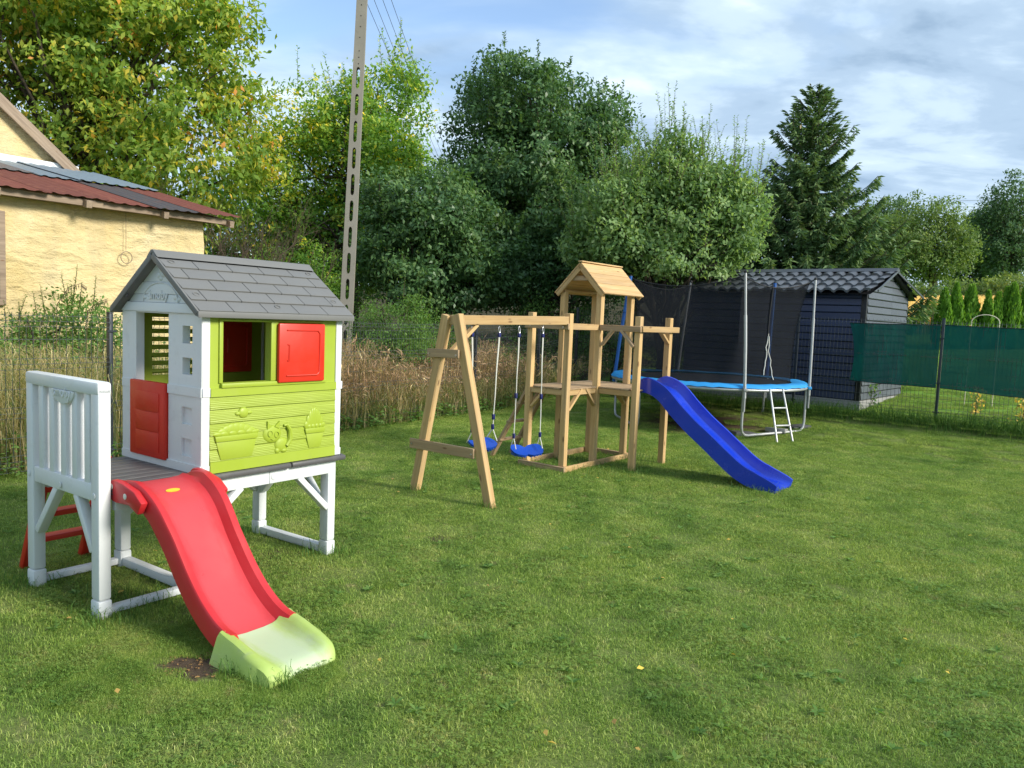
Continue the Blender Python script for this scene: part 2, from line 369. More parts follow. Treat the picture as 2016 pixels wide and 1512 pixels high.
# ---------------------------------------------------------------- lawn blades (turf patches set out over the lawn)
gb, t, out = new_mat('grass_blade')
c, p = lawn_color(t)
at = N(t, 'ShaderNodeAttribute'); at.attribute_name = 'tint'
c = mixcol(t, 1.0, c, ramp(t, at.outputs['Fac'], [(0, (.42, .58, .36)), (.5, (1.05, 1.10, .92)), (.84, (1.75, 1.62, 1.25)), (.86, (2.1, 1.85, 2.2)), (1, (2.3, 2.0, 2.4))], 'LINEAR').outputs[0], 'MULTIPLY')
rdb = N(t, 'ShaderNodeSeparateXYZ'); t.links.new(p, rdb.inputs[0])
bs = N(t, 'ShaderNodeBsdfPrincipled'); bs.inputs['Roughness'].default_value = .6; bs.inputs['Specular IOR Level'].default_value = .22
tr = N(t, 'ShaderNodeBsdfTranslucent'); mx = N(t, 'ShaderNodeMixShader'); mx.inputs[0].default_value = .3
t.links.new(c, bs.inputs[0]); t.links.new(mixcol(t, 1.0, c, (1.2, 1.25, .6), 'MULTIPLY'), tr.inputs[0]); t.links.new(bs.outputs[0], mx.inputs[1]); t.links.new(tr.outputs[0], mx.inputs[2]); t.links.new(mx.outputs[0], out.inputs[0])
def blades(n, size, h, w, lean, rg):
    P = np.zeros((n, 3)); P[:, :2] = rg.uniform(-size / 2, size / 2, (n, 2))
    a = rg.uniform(0, 2 * np.pi, n); l = np.abs(rg.normal(lean, .28, n)); H = h * rg.uniform(.45, 1.15, n)
    d = np.stack([np.cos(a) * l, np.sin(a) * l, np.ones(n)], 1); d = unit(d)
    sd = np.stack([-np.sin(a + rg.uniform(-1, 1, n)), np.cos(a), np.zeros(n)], 1) * (w * rg.uniform(.6, 1.25, n))[:, None] * .5
    b = P - [0, 0, .006]; mid = P + d * (H * .6)[:, None]; tip = P + d * H[:, None] + np.stack([np.cos(a), np.sin(a), -.5 * np.ones(n)], 1) * (H * l * .45)[:, None]
    return np.stack([b - sd, b + sd, tip + sd * .15, tip - sd * .15], 1) if False else np.concatenate([np.stack([b - sd, b + sd, mid + sd * .8, mid - sd * .8], 1), np.stack([mid - sd * .8, mid + sd * .8, tip + sd * .12, tip - sd * .12], 1)])
def clover(n, size, rg):
    P = np.zeros((n, 3)); P[:, :2] = rg.uniform(-size / 2, size / 2, (n, 2)); P[:, 2] = rg.uniform(.012, .034, n)
    out_ = []
    a0 = rg.uniform(0, 6.28, n)
    for k in range(3):
        a = a0 + k * 2.094; ax = np.stack([np.cos(a), np.sin(a), rg.uniform(-.25, .25, n)], 1); L = rg.uniform(.010, .018, n)
        nr = np.tile([0, 0, 1.], (n, 1)) + rg.normal(0, .25, (n, 3)); out_.append(leaf_quads(P + ax * L[:, None] * .55, ax, nr, L, L * .85))
    return np.concatenate(out_)
rg = np.random.default_rng(3)
variants = []
for k in range(6):
    V = blades(3200, .56, .022 + .004 * (k % 3), .0024, .72, rg); tn = np.tile(np.clip(rg.beta(1.7, 2.4, 3200), 0, .84), 2)
    tn = np.where(np.tile(rg.random(3200), 2) < .13, 1.0, tn)
    if k in (2, 5):
        Cq = clover(170, .45, rg); V = np.concatenate([V, Cq]); tn = np.concatenate([tn, np.full(len(Cq), .12) + rg.uniform(0, .2, len(Cq))])
    o = bpy.data.objects.new('turf_patch', quads_mesh('turf_patch', V, tn, gb)); variants.append(o)
def in_soil(x, y):
    sx, sy, sr = SOIL_PTS[0]; return (x - sx) ** 2 + (y - sy) ** 2 < (sr * .85) ** 2
pts = []; psz = []
step = .37
for yy in np.arange(1.9, 16.5, step):
    for xx in np.arange(-9, 11, step):
        x, y = xx + rg.uniform(-.1, .1), yy + rg.uniform(-.1, .1)
        if abs(x) > .72 * y + .8: continue
        dl = (x + 4.1) * -.851 + (y - 7.92) * .525; dr = (x - 7) * .572 + (y - 12.8) * .82
        if dl > .1 or dr > .1: continue
        if (x - 3.3) ** 2 + (y - 12.9) ** 2 < 1.3 ** 2 and rg.random() < .62: continue
        if (x - SOIL_PTS[0][0]) ** 2 + (y - SOIL_PTS[0][1]) ** 2 < .42 ** 2: continue
        pts.append((x, y, gz(x, y))); psz.append(1.0)
# finer patches round the worn spot at the foot of the red slide
for k in range(150):
    a = rg.uniform(0, 6.283); r = .17 + .40 * math.sqrt(rg.random()); x, y = SOIL_PTS[0][0] + r * math.cos(a) * 1.1, SOIL_PTS[0][1] + r * math.sin(a) * .8
    pts.append((x, y, gz(x, y))); psz.append(.34)
# the neighbour's lawn beyond the right-hand fence
for yy in np.arange(12, 26, .42):
    for xx in np.arange(4, 18, .42):
        x, y = xx + rg.uniform(-.12, .12), yy + rg.uniform(-.12, .12)
        dr = (x - 7) * .572 + (y - 12.8) * .82
        if dr < .1 or dr > 9 or abs(x) > .74 * y: continue
        pts.append((x, y, gz(x, y))); psz.append(1.0)
src = bpy.data.collections.new('turf_patches')
for o in variants: src.objects.link(o)
me = bpy.data.meshes.new('lawn_grass'); me.from_pydata(pts, [], [])
me.attributes.new('psize', 'FLOAT', 'POINT').data.foreach_set('value', psz)
lg = bpy.data.objects.new('lawn_grass', me); COL.objects.link(lg); me.materials.append(gb); tag(lg, 'short mown green lawn grass with paler dry flecks', 'grass', kind='stuff')
ng = bpy.data.node_groups.new('set_out_turf', 'GeometryNodeTree')
ng.interface.new_socket('Geometry', in_out='INPUT', socket_type='NodeSocketGeometry'); ng.interface.new_socket('Geometry', in_out='OUTPUT', socket_type='NodeSocketGeometry')
gi = ng.nodes.new('NodeGroupInput'); go = ng.nodes.new('NodeGroupOutput')
ci = ng.nodes.new('GeometryNodeCollectionInfo'); ci.inputs['Collection'].default_value = src; ci.inputs['Separate Children'].default_value = True; ci.inputs['Reset Children'].default_value = True
iop = ng.nodes.new('GeometryNodeInstanceOnPoints'); iop.inputs['Pick Instance'].default_value = True
rv = ng.nodes.new('FunctionNodeRandomValue'); rv.data_type = 'FLOAT_VECTOR'; rv.inputs[0].default_value = (-.012, -.012, 0); rv.inputs[1].default_value = (.012, .012, 6.283)
rs = ng.nodes.new('FunctionNodeRandomValue'); rs.data_type = 'FLOAT_VECTOR'; rs.inputs[0].default_value = (.92, .92, .75); rs.inputs[1].default_value = (1.1, 1.1, 1.2); rs.inputs['Seed'].default_value = 5
ng.links.new(gi.outputs[0], iop.inputs['Points']); ng.links.new(ci.outputs[0], iop.inputs['Instance']); ng.links.new(rv.outputs[0], iop.inputs['Rotation']); na = ng.nodes.new('GeometryNodeInputNamedAttribute'); na.data_type = 'FLOAT'; na.inputs[0].default_value = 'psize'; cb_ = ng.nodes.new('ShaderNodeCombineXYZ'); cb_.inputs[2].default_value = 1.0; ng.links.new(na.outputs[0], cb_.inputs[0]); ng.links.new(na.outputs[0], cb_.inputs[1])
vm_ = ng.nodes.new('ShaderNodeVectorMath'); vm_.operation = 'MULTIPLY'; ng.links.new(rs.outputs[0], vm_.inputs[0]); ng.links.new(cb_.outputs[0], vm_.inputs[1]); ng.links.new(vm_.outputs[0], iop.inputs['Scale']); ng.links.new(iop.outputs[0], go.inputs[0])
md = lg.modifiers.new('turf', 'NODES'); md.node_group = ng

# ================================================================ PLAYHOUSE
PW = plastic('cream_white_plastic', (.67, .695, .71), .38, (.72, .73, .72), dirt_amt=.22)
PG = plastic('lime_green_plastic', (.31, .40, .034), .42, (.37, .46, .065), dirt_amt=.12)
PGB = plastic('lime_green_grained_plastic', (.315, .405, .042), .46, (.40, .475, .10), dirt_amt=.14, grain=True)
PGF = plastic('sun_faded_green_plastic', (.36, .48, .10), .5, (.44, .56, .20), dirt=(.28, .31, .22), dirt_amt=.5, fade_amt=.8, wear=(.31, .16, (.50, .57, .42)))
PR = plastic('red_plastic', (.60, .026, .011), .40, (.66, .048, .026), dirt_amt=.10)
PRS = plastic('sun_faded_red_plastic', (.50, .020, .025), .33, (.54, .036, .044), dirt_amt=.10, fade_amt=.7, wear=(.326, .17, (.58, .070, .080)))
PGY = plastic('roof_grey_plastic', (.155, .155, .152), .55, (.19, .187, .18), dirt_amt=.2)
PDK = plastic('deck_grey_plastic', (.085, .082, .085), .45, (.12, .115, .115), dirt_amt=.35, dirt=(.2, .19, .17))
PSC = plastic('screw_white_plastic', (.70, .68, .62), .5)
PYL = plastic('yellow_sticker', (.75, .48, .03), .45)
ph = empty('playhouse', (-2.1035, 3.947, 0), R(54.3473), 'children\'s plastic playhouse on stilts with red slide and grey tiled roof', 'playhouse')
L_, W_, ZT, ZD, UH = 1.624, .83, 1.25, .6885, .5816
UE = UH + 1.038
def cyl_disc(b, c, n, r, h, seg=14):
    c, n = Vector(c), Vector(n).normalized(); return b.tube([c, c + n * h], r, seg)
# posts
for (u0, v0, zt) in ((0, 0, ZT - .03), (0, W_ - .085, ZT - .03), (.505, .0, .60), (.505, W_ - .085, .60), (L_ - .095, 0, .60), (L_ - .095, W_ - .085, .60)):
    o = MB().box((u0, v0, .10), (u0 + .068, v0 + .085, zt)).build('post', PW, ph, bevel=.012)
    MB().box((u0 - .003, v0 - .003, -.03), (u0 + .071, v0 + .088, .0985)).build('foot', PW, o, bevel=.012)
# end railing
rl = relief([.0, .075, .145 + .05, .635, .69 + .065, W_], [.62, .70, ZT - .07, ZT], lambda x, z: 0, 0, None) if False else None
tr_ = MB().box((-.004, .0, ZT - .072), (.072, W_, ZT)).build('top_rail', PW, ph, bevel=.016)
MB().box((.004, .086, .622), (.062, W_ - .086, .712)).build('bottom_rail', PW, ph, bevel=.008)
cc = []
for i in range(15):
    a = math.pi * i / 14; cc.append((.125 * math.cos(a), -.075 * math.sin(a)))
MB().prism(cc, (0, 1, 0), (0, 0, 1), (1, 0, 0), (-.003, .383, ZT - .071), .05).build('emblem', PW, tr_, bevel=.004)
lt = link('lettering', text_mesh('smoby', .078, .003), PW, tr_); lt.matrix_local = Matrix.Translation((-.0045, .383, ZT - .085)) @ Matrix(((0, 0, -1, 0), (-1, 0, 0, 0), (0, 1, 0, 0), (0, 0, 0, 1)))
for v in (.11, .245, .372, .505, .632):
    MB().box((.008, v, .70), (.056, v + .062, ZT - .065)).build('slat', PW, ph, bevel=.010)
for (v0, z0, v1, z1) in ((.735, .335, .49, .63), (.095, .345, .275, .63)):
    MB().beam((.034, v0, z0), (.034, v1, z1), .045, .055, (1, 0, 0)).build('brace', PW, ph, bevel=.008)
for v, z in ((.79, .665), (.415, .655), (.045, .655)):
    cyl_disc(MB(), (-.001, v, z), (-1, 0, 0), .017, .004).build('screw_cap', PW, ph, bevel=.002)
# ground runners
MB().box((.07, .012, .012), (.50, .066, .052)).build('ground_rail', PW, ph, bevel=.008)
MB().box((.07, W_ - .066, .012), (.505, W_ - .012, .052)).build('ground_rail', PW, ph, bevel=.008)
MB().box((.51, .086, .005), (.57, W_ - .086, .06)).build('ground_rail', PW, ph, bevel=.010)
MB().box((L_ - .09, .086, .005), (L_ - .03, W_ - .086, .06)).build('ground_rail', PW, ph, bevel=.010)
# under-deck beams
MB().box((.09, .004, .567), (1.057, .05, .652)).build('deck_beam', PW, ph, bevel=.004)
MB().box((1.059, .004, .567), (L_ - .028, .05, .652)).build('deck_beam', PW, ph, bevel=.004)
MB().box((.09, W_ - .05, .567), (L_ - .028, W_ - .004, .652)).build('deck_beam', PW, ph, bevel=.004)
for u in (.52, 1.06, L_ - .08): MB().box((u, .052, .585), (u + .05, W_ - .052, .65)).build('cross_beam', PW, ph, bevel=.004)
cyl_disc(MB(), (1.09, .0045, .61), (0, -1, 0), .022, .004).build('screw_cap', PW, ph, bevel=.002)
for (a, z0, c_, z1, v) in ((L_ - .09, .33, 1.29, .575, .028), (L_ - .09, .33, 1.29, .575, W_ - .028), (.57, .33, .86, .575, .028), (.57, .33, .86, .575, W_ - .028)):
    MB().beam((a, v, z0), (c_, v, z1), .04, .055, (0, 1, 0)).build('brace', PW, ph, bevel=.006)
for (a, v0, v1) in ((L_ - .062, .09, .33), (L_ - .062, W_ - .09, W_ - .33), (.54, .09, .33)):
    MB().beam((a, v0, .33), (a, v1, .58), .04, .055, (1, 0, 0)).build('brace', PW, ph, bevel=.006)
# deck planks and rim
nb = 9; w0 = (W_ - .004) / nb
for i in range(nb):
    MB().box((.072, .002 + i * w0 + .003, ZD - .022), (L_ + .01, .002 + (i + 1) * w0 - .003, ZD)).build('plank', PDK, ph, bevel=.004)
MB().box((.074, .0, ZD - .032), (L_ + .008, W_, ZD - .0245)).build('deck_base', PDK, ph)
for (u0, u1) in ((.09, 1.198), (1.202, L_ + .03)):
    MB().box((u0, -.036, .652), (u1, -.002, ZD - .001)).build('deck_edge', PDK, ph, bevel=.013)
MB().box((L_ + .012, -.001, .652), (L_ + .04, W_, ZD - .001)).build('deck_edge', PDK, ph, bevel=.01)
# front wall (white) : opening for the door and two little windows, two blind squares
V0, V1 = .0, .862
def fd(x, z):
    if .345 < x < .70 and .725 < z < 1.605: return None
    for (a, c_) in ((1.439, 1.541), (1.258, 1.357)):
        if .098 < x < .199 and a < z < c_: return None
    for (a, c_) in ((.966, 1.068), (.778, .883)):
        if .101 < x < .206 and a < z < c_: return .030
    if 1.137 < z < 1.190: return .056
    if z < .738: return .058
    if x > .70 or x < .055: return .052
    return .048
xs = sorted({V0, .055, .098, .101, .199, .206, .345, .70, V1}); zs = sorted({ZD, .725, .738, .778, .883, .966, 1.068, 1.137, 1.190, 1.258, 1.357, 1.439, 1.541, 1.605, 1.612})
fw = relief(xs, zs, fd, 0.0, lambda x, z, d: (UH + .05 - d, x, z)).build('front_wall', PW, ph, weld=True)
for z in (1.541, 1.357):
    MB().box((UH + .006, .094, z - .106), (UH + .046, .0975, z + .004)).build('window_reveal', PW, fw)
# gable
vm, ZR = .4265, 1.955
gz0 = 1.613
def gable(zlo, zhi, dep, par, name):
    f = lambda z: max(.0, (ZR - z) / (ZR - gz0) * .435)
    if zhi > ZR - .02: zhi = ZR - .02
    poly = [(vm - f(zlo), zlo), (vm + f(zlo), zlo), (vm + f(zhi), zhi), (vm - f(zhi), zhi)]
    return MB().prism(poly, (0, 1, 0), (0, 0, 1), (1, 0, 0), (UH + .05 - dep, 0, 0), dep).build(name, PW, par, bevel=.003)
gable(gz0, 1.668, .062, ph, 'gable_board'); gable(1.669, 1.718, .050, ph, 'gable_board'); gable(1.719, 1.79, .054, ph, 'gable_board'); ga = gable(1.791, 1.94, .050, ph, 'gable_board')
arc = []
for i in range(13):
    a = math.pi * i / 12; arc.append((UH - .006, vm + .19 * math.cos(a), 1.672 + .115 * math.sin(a)))
MB().tube(arc, .004, 6).build('arch_moulding', PW, ph, smooth=True)
lt = link('lettering', text_mesh('Smoby', .080, .0025, .0005), PW, ph); lt.matrix_local = Matrix.Translation((UH - .0055, .452, 1.712)) @ Matrix(((0, 0, -1, 0), (-1, 0, 0, 0), (0, 1, 0, 0), (0, 0, 0, 1)))
lm = MB()
for (v, z, r) in ((.43, 1.862, .028), (.405, 1.838, .026), (.45, 1.832, .024), (.425, 1.812, .018), (.27, 1.70, .02), (.235, 1.692, .018), (.255, 1.675, .016), (.60, 1.70, .016)): lm.sphere((UH - .0005, v, z), (.008, r, r * .8), 8, 6)
lm.build('leaf_moulding', PW, ph, smooth=True)
# red half door
dd_ = MB().box((UH - .022, .352, .728), (UH + .012, .742, 1.19)).build('door', PR, ph, bevel=.008)
for (z0, z1) in ((.765, .885), (.892, 1.005), (1.012, 1.125)):
    MB().box((UH - .0265, .405, z0), (UH - .0225, .665, z1)).build('door_panel', PR, dd_, bevel=.002)
# green long wall
GO = -.0
def sd_(x, z):
    if .715 < x < 1.045 and 1.215 < z < 1.575: return None
    if 1.10 < x < 1.44 and 1.215 < z < 1.575: return None
    if z < 1.215 and z > 1.185: return .055 if .70 < x < 1.475 else .045
    if 1.138 < z < 1.186: return .062
    if z < .757: return .062
    if z < 1.138: return .030
    return .045
xs = sorted({UH + .052, .703, .715, 1.045, 1.10, 1.44, 1.475, UE - .05}); zs = [ZD + .002, .757, 1.138, 1.186, 1.215, 1.575, 1.618]
for side in (0, 1):
    to = (lambda x, z, d: (x, .05 - d, z)) if side == 0 else (lambda x, z, d: (x, W_ - .03 + d, z))
    def sd2(x, z):
        if side == 0: return sd_(x, z)
        if .74 < x < 1.12 and 1.20 < z < 1.575: return None
        return .03
    xx = xs if side == 0 else sorted({UH + .052, .74, 1.12, UE - .05}); z2 = zs if side == 0 else [ZD + .002, 1.20, 1.575, 1.618]
    relief(xx, z2, sd2, 0.0, to).build('side_wall', PG, ph, weld=True)
for z0, z1 in ((1.0625, 1.1375), (.9815, 1.0615), (.9105, .9805), (.8295, .9095), (.7575, .8285)):
    bb = MB().prism([(.019, z0), (-.010, z0), (-.002, z1), (.019, z1)], (0, 1, 0), (0, 0, 1), (1, 0, 0), (UH + .05, 0, 0), 1.038 - .10)
    bb.build('siding_board', PGB, ph, bevel=.003)
for (u0, v0) in ((UH + .001, -.003), (UE - .0495, -.003), (UE - .0495, W_ - .042)):
    for (za, zb, e) in ((ZD + .001, .739, .005), (.7395, 1.1365, .0), (1.137, 1.191, .007), (1.1915, 1.617, .0)):
        MB().box((u0 - (0 if u0 < .7 else 0), v0 - e, za), (u0 + .0492 + (0 if u0 < .7 else e), v0 + .047, zb)).build('corner_post', PW, ph, bevel=.004)
relief([.05, W_ - .045], [ZD + .002, 1.618], lambda x, z: .03, 0, lambda x, z, d: (UE - .04 + d, x, z)).build('end_wall', PG, ph)
f = lambda z: (ZR - z) / (ZR - gz0) * .43
MB().prism([(vm - f(gz0), 1.619), (vm + f(gz0), 1.619), (vm + .01, 1.94), (vm - .01, 1.94)], (0, 1, 0), (0, 0, 1), (1, 0, 0), (UE - .035, 0, 0), .03).build('gable_board', PW, ph)
# window frame, shutters, louvres
wf = MB()
for (a, b_) in (((1.046, -.008, 1.216), (1.099, .02, 1.585)), ((.690, -.006, 1.576), (1.475, .02, 1.588)), ((.69, -.006, 1.216), (.7145, .02, 1.5755)), ((1.4405, -.006, 1.216), (1.462, .02, 1.5755))): wf.box(a, b_)
wf.build('window_frame', PG, ph, bevel=.003)
MB().box((.70, -.020, 1.187), (1.475, .0, 1.214)).build('window_sill', PG, ph, bevel=.004)
def shutter(u0, u1, v0, th, par):
    s_ = MB().box((u0, v0, 1.203), (u1, v0 + th, 1.572)).build('shutter', PR, par, bevel=.009)
    fr = MB(); e = .006; a0, a1, z0, z1 = u0 + .055, u1 - .045, 1.245, 1.53; y = v0 - .002
    fr.tube([(a0, y, z1), (a1 - .02, y, z1), (a1, y, z1 - .02), (a1, y, z0 + .02), (a1 - .02, y, z0), (a0, y, z0)], .0045, 6); fr.build('moulding', PR, s_, smooth=True)
    MB().tube([(u0 + .062, y, 1.44), (u0 + .075, y, 1.44), (u0 + .075, y, 1.34), (u0 + .062, y, 1.34)], .0045, 6).build('finger_grip', PR, s_, smooth=True)
shutter(1.085, 1.447, -.036, .026, ph); shutter(1.20, 1.475, W_ - .055, .022, ph)
for i in range(7):
    z = 1.225 + i * .052; MB().beam((.735, W_ - .012, z), (1.125, W_ - .012, z), .03, .022, (0, .5, 1)).build('louvre', PG, ph, bevel=.002)
# moulded pictures on the lower wall
def relief_ellipse(b, u, z, ru, rz, d=.012, y=-.012): b.sphere((u, y + .006, z), (ru, d * .7, rz), 14, 8)
def planter(u0, u1, w0, w1, zt, zb, ztop, par):
    p = MB().prism([(u0 + w0, zb), (u1 - w0, zb), (u1 - .004, zt - .035), (u0 + .004, zt - .035)], (1, 0, 0), (0, 0, 1), (0, -1, 0), (0, .0, 0), .014).build('planter_relief', PG, par, bevel=.004)
    MB().prism([(u0 + .002, zt - .034), (u1 - .002, zt - .034), (u1 + .006, zt), (u0 - .006, zt)], (1, 0, 0), (0, 0, 1), (0, -1, 0), (0, .0, 0), .019).build('planter_rim', PG, p, bevel=.004)
    q = MB(); rr = random.Random(4); wdt = u1 - u0
    for k in range(9):
        a = u0 + wdt * (.08 + .84 * k / 8); hh = (ztop - zt) * math.sin(math.pi * (.12 + .8 * k / 8)) ; relief_ellipse(q, a, zt + hh * .45, wdt * .15, max(.015, hh * .55), .014)
    for k in range(4): relief_ellipse(q, u0 + wdt * (.2 + .2 * k), zt + .012, wdt * .12, .02, .018)
    q.build('planter_leaves', PG, p, smooth=True)
planter(.665, .948, .035, 0, .905, .762, .978, ph); planter(1.318, 1.472, .03, 0, .893, .762, 1.03, ph)
ct = MB(); relief_ellipse(ct, 1.062, .882, .068, .056, .020); relief_ellipse(ct, 1.135, .808, .052, .047, .020); relief_ellipse(ct, 1.10, .775, .02, .02, .02); relief_ellipse(ct, 1.15, .772, .024, .016, .022)
ct.prism([(1.02, .915), (1.052, .93), (1.022, .965)], (1, 0, 0), (0, 0, 1), (0, -1, 0), (0, .004, 0), .022); ct.prism([(1.075, .93), (1.108, .915), (1.112, .962)], (1, 0, 0), (0, 0, 1), (0, -1, 0), (0, .004, 0), .022)
ct.tube([(1.165, -.014, .80), (1.195, -.014, .84), (1.19, -.014, .90), (1.165, -.014, .935), (1.145, -.014, .93)], [.016, .016, .015, .013, .008], 8)
co = ct.build('cat_relief', PG, ph, smooth=True)
ey = MB()
for (u, z) in ((1.04, .888), (1.088, .880)): ey.tube([(u + .016 * math.cos(a), -.0205, z + .018 * math.sin(a)) for a in [2 * math.pi * k / 12 for k in range(12)]], .003, 5, closed=True)
ey.tube([(1.045, -.0195, .855), (1.06, -.0205, .848), (1.075, -.0195, .854)], .0025, 5); ey.build('face_moulding', PG, co, smooth=True)
bd = MB(); relief_ellipse(bd, .853, 1.033, .036, .034, .020); relief_ellipse(bd, .815, 1.03, .02, .012, .016); relief_ellipse(bd, .893, 1.032, .02, .012, .016); bd.build('bird_relief', PG, ph, smooth=True)
# roof: panels, shingles, ridge
rf = MB(); U0r, U1r = UH - .055, UE + .055
sl = Vector((0, -.4795, -.338)); sl_n = Vector((0, -.338, .4795)).normalized()
def rp(u, s, h, left):
    v = vm - .4795 * s; z = 1.97 - .338 * s; v += sl_n.y * h; z += sl_n.z * h
    if left: v = 2 * vm - v
    return (u, v, z)
roof = None
for left in (0, 1):
    b = MB(); q = lambda u, s, h: rp(u, s, h, left)
    P8 = [q(U0r, .02, -.034), q(U1r, .02, -.034), q(U1r, 1, -.034), q(U0r, 1, -.034), q(U0r, .02, -.012), q(U1r, .02, -.012), q(U1r, 1, -.012), q(U0r, 1, -.012)]
    b.add(P8, [(0, 1, 2, 3), (4, 7, 6, 5), (0, 4, 5, 1), (1, 5, 6, 2), (2, 6, 7, 3), (3, 7, 4, 0)])
    o = b.build('roof', PGY, ph); roof = o
    e = MB()
    e.add([q(U0r - .004, 1.005, .0), q(U1r + .004, 1.005, .0), tuple(Vector(q(U1r + .004, 1.005, 0)) + Vector((0, 0, -.035))), tuple(Vector(q(U0r - .004, 1.005, 0)) + Vector((0, 0, -.035))),
           q(U0r - .004, .965, -.013), q(U1r + .004, .965, -.013), tuple(Vector(q(U1r + .004, .965, -.013)) + Vector((0, 0, -.03))), tuple(Vector(q(U0r - .004, .965, -.013)) + Vector((0, 0, -.03)))],
          [(0, 1, 2, 3), (4, 7, 6, 5), (0, 4, 5, 1), (2, 6, 7, 3), (0, 3, 7, 4), (1, 5, 6, 2)])
    e.build('eave_trim', PGY, o, bevel=.003)
    for uu in (U0r, U1r):
        g = MB(); g.beam(q(uu, .03, -.02), q(uu, .995, -.02), .014, .036, (0, 0, 1)); g.build('verge_trim', PGY, o, bevel=.003)
    S = [.122, .275, .456, .638, .821, 1.0]
    J = [1.444, 1.563, 1.452, 1.563, 1.452]
    for r in range(5):
        js = [U0r + .004] + sorted(j for j in (J[r] - .2335 * k for k in range(6)) if U0r + .05 < j < U1r - .03) + [U1r - .004]
        for a, c_ in zip(js[:-1], js[1:]):
            g = .0022; s0, s1 = S[r] + .001, S[r + 1] - .002
            v8 = [q(a + g, s0, -.0115), q(c_ - g, s0, -.0115), q(c_ - g, s1, -.0115), q(a + g, s1, -.0115), q(a + g, s0, -.004), q(c_ - g, s0, -.004), q(c_ - g, s1, .004), q(a + g, s1, .004)]
            MB().add(v8, [(0, 1, 2, 3), (4, 7, 6, 5), (0, 4, 5, 1), (1, 5, 6, 2), (2, 6, 7, 3), (3, 7, 4, 0)]).build('shingle', PGY, o, bevel=.0015, seg=1)
    if not left:
        for (u, s) in ((1.602, .19), (1.603, .74), (1.095, .885), (.591, .73), (.596, .18)):
            m_ = Vector(q(u, s, .0015)); ax = Vector((1, 0, 0)); ay = sl.normalized()
            MB().tube([m_ + ax * .018 * math.cos(a) + ay * .018 * math.sin(a) for a in [2 * math.pi * k / 14 for k in range(14)]], .0028, 5, closed=True).build('screw_ring', PGY, o, smooth=True)
MB().prism([(vm - .062, 1.932), (vm - .012, 1.978), (vm + .012, 1.978), (vm + .062, 1.932), (vm, 1.955)], (0, 1, 0), (0, 0, 1), (1, 0, 0), (U0r - .004, 0, 0), U1r - U0r + .008).build('ridge_cap', PGY, ph, bevel=.004)
for (v, z) in ((.405, 1.915), (.74, 1.71)): cyl_disc(MB(), (U0r + .003, v, z), (1, 0, 0), .02, .012).build('roof_clip', PDK, ph, bevel=.002)

# ---------------------------------------------------------------- red slide of the playhouse
prof = [(.035, .700), (.0, .702), (-.06, .697), (-.14, .678), (-.22, .645), (-.30, .588), (-.38, .500), (-.46, .405), (-.54, .312), (-.62, .232), (-.70, .168), (-.79, .115), (-.87, .086), (-.93, .076)]
def slide_section(hw, lip, wall, drop):
    return [(-hw, -drop), (-hw, wall - .012), (-hw + .006, wall - .002), (-hw + .02, wall), (-hw + lip, wall - .006), (-hw + lip + .012, wall - .03), (-hw + lip + .022, .012), (-hw + lip + .045, .001),
            (-.08, -.004), (.08, -.004),
            (hw - lip - .045, .001), (hw - lip - .022, .012), (hw - lip - .012, wall - .03), (hw - lip, wall - .006), (hw - .02, wall), (hw - .006, wall - .002), (hw, wall - .012), (hw, -drop)]
def interp(pts, n):
    P = np.array(pts); d = np.r_[0, np.cumsum(np.linalg.norm(np.diff(P[:, :2], axis=0), axis=1))]; u = np.linspace(0, d[-1], n)
    # smooth: Catmull-Rom through the points
    res = []
    for x in u:
        i = min(max(np.searchsorted(d, x) - 1, 0), len(P) - 2); tt = (x - d[i]) / (d[i + 1] - d[i])
        p0, p1, p2, p3 = P[max(i - 1, 0)], P[i], P[i + 1], P[min(i + 2, len(P) - 1)]
        res.append(.5 * (2 * p1 + (-p0 + p2) * tt + (2 * p0 - 5 * p1 + 4 * p2 - p3) * tt ** 2 + (-p0 + 3 * p1 - 3 * p2 + p3) * tt ** 3))
    return np.array(res)
def sweep(b, path, secfn, n_extra=None, floor=None):
    """path rows (v, z, ucenter); section in (du, dz along the normal)"""
    o = len(b.v); m = None
    for i, (v, z, uc) in enumerate(path):
        a = path[max(i - 1, 0)]; c_ = path[min(i + 1, len(path) - 1)]; tv, tz = c_[0] - a[0], c_[1] - a[1]; l = math.hypot(tv, tz); nv_, nz_ = -tz / l, tv / l
        if nz_ < 0: nv_, nz_ = -nv_, -nz_
        S = secfn(i / (len(path) - 1)); m = len(S)
        for k, (du, dz) in enumerate(S):
            vv_, z_ = v + nv_ * dz, z + nz_ * dz
            if floor is not None and k in (0, m - 1): vv_, z_ = v, floor
            b.v.append((uc + du, vv_, z_))
    for i in range(len(path) - 1):
        for k in range(m - 1): b.f.append((o + i * m + k, o + i * m + k + 1, o + (i + 1) * m + k + 1, o + (i + 1) * m + k))
        b.f.append((o + i * m + m - 1, o + i * m, o + (i + 1) * m, o + (i + 1) * m + m - 1))
    b.f.append(tuple(o + k for k in range(m))); e = o + (len(path) - 1) * m; b.f.append(tuple(e + k for k in range(m))[::-1])
    return b
pp = interp([(v, z, .326) for v, z in prof], 44)
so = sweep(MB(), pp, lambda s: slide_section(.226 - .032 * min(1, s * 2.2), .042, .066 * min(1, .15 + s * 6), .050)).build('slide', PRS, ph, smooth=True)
ep = interp([(v, z, .326 - .04 * max(0, (-v - .87) / .42)) for v, z in ((-.865, .092), (-.91, .083), (-.98, .076), (-1.06, .072), (-1.14, .070), (-1.20, .068), (-1.245, .060), (-1.272, .038), (-1.282, .015))], 30)
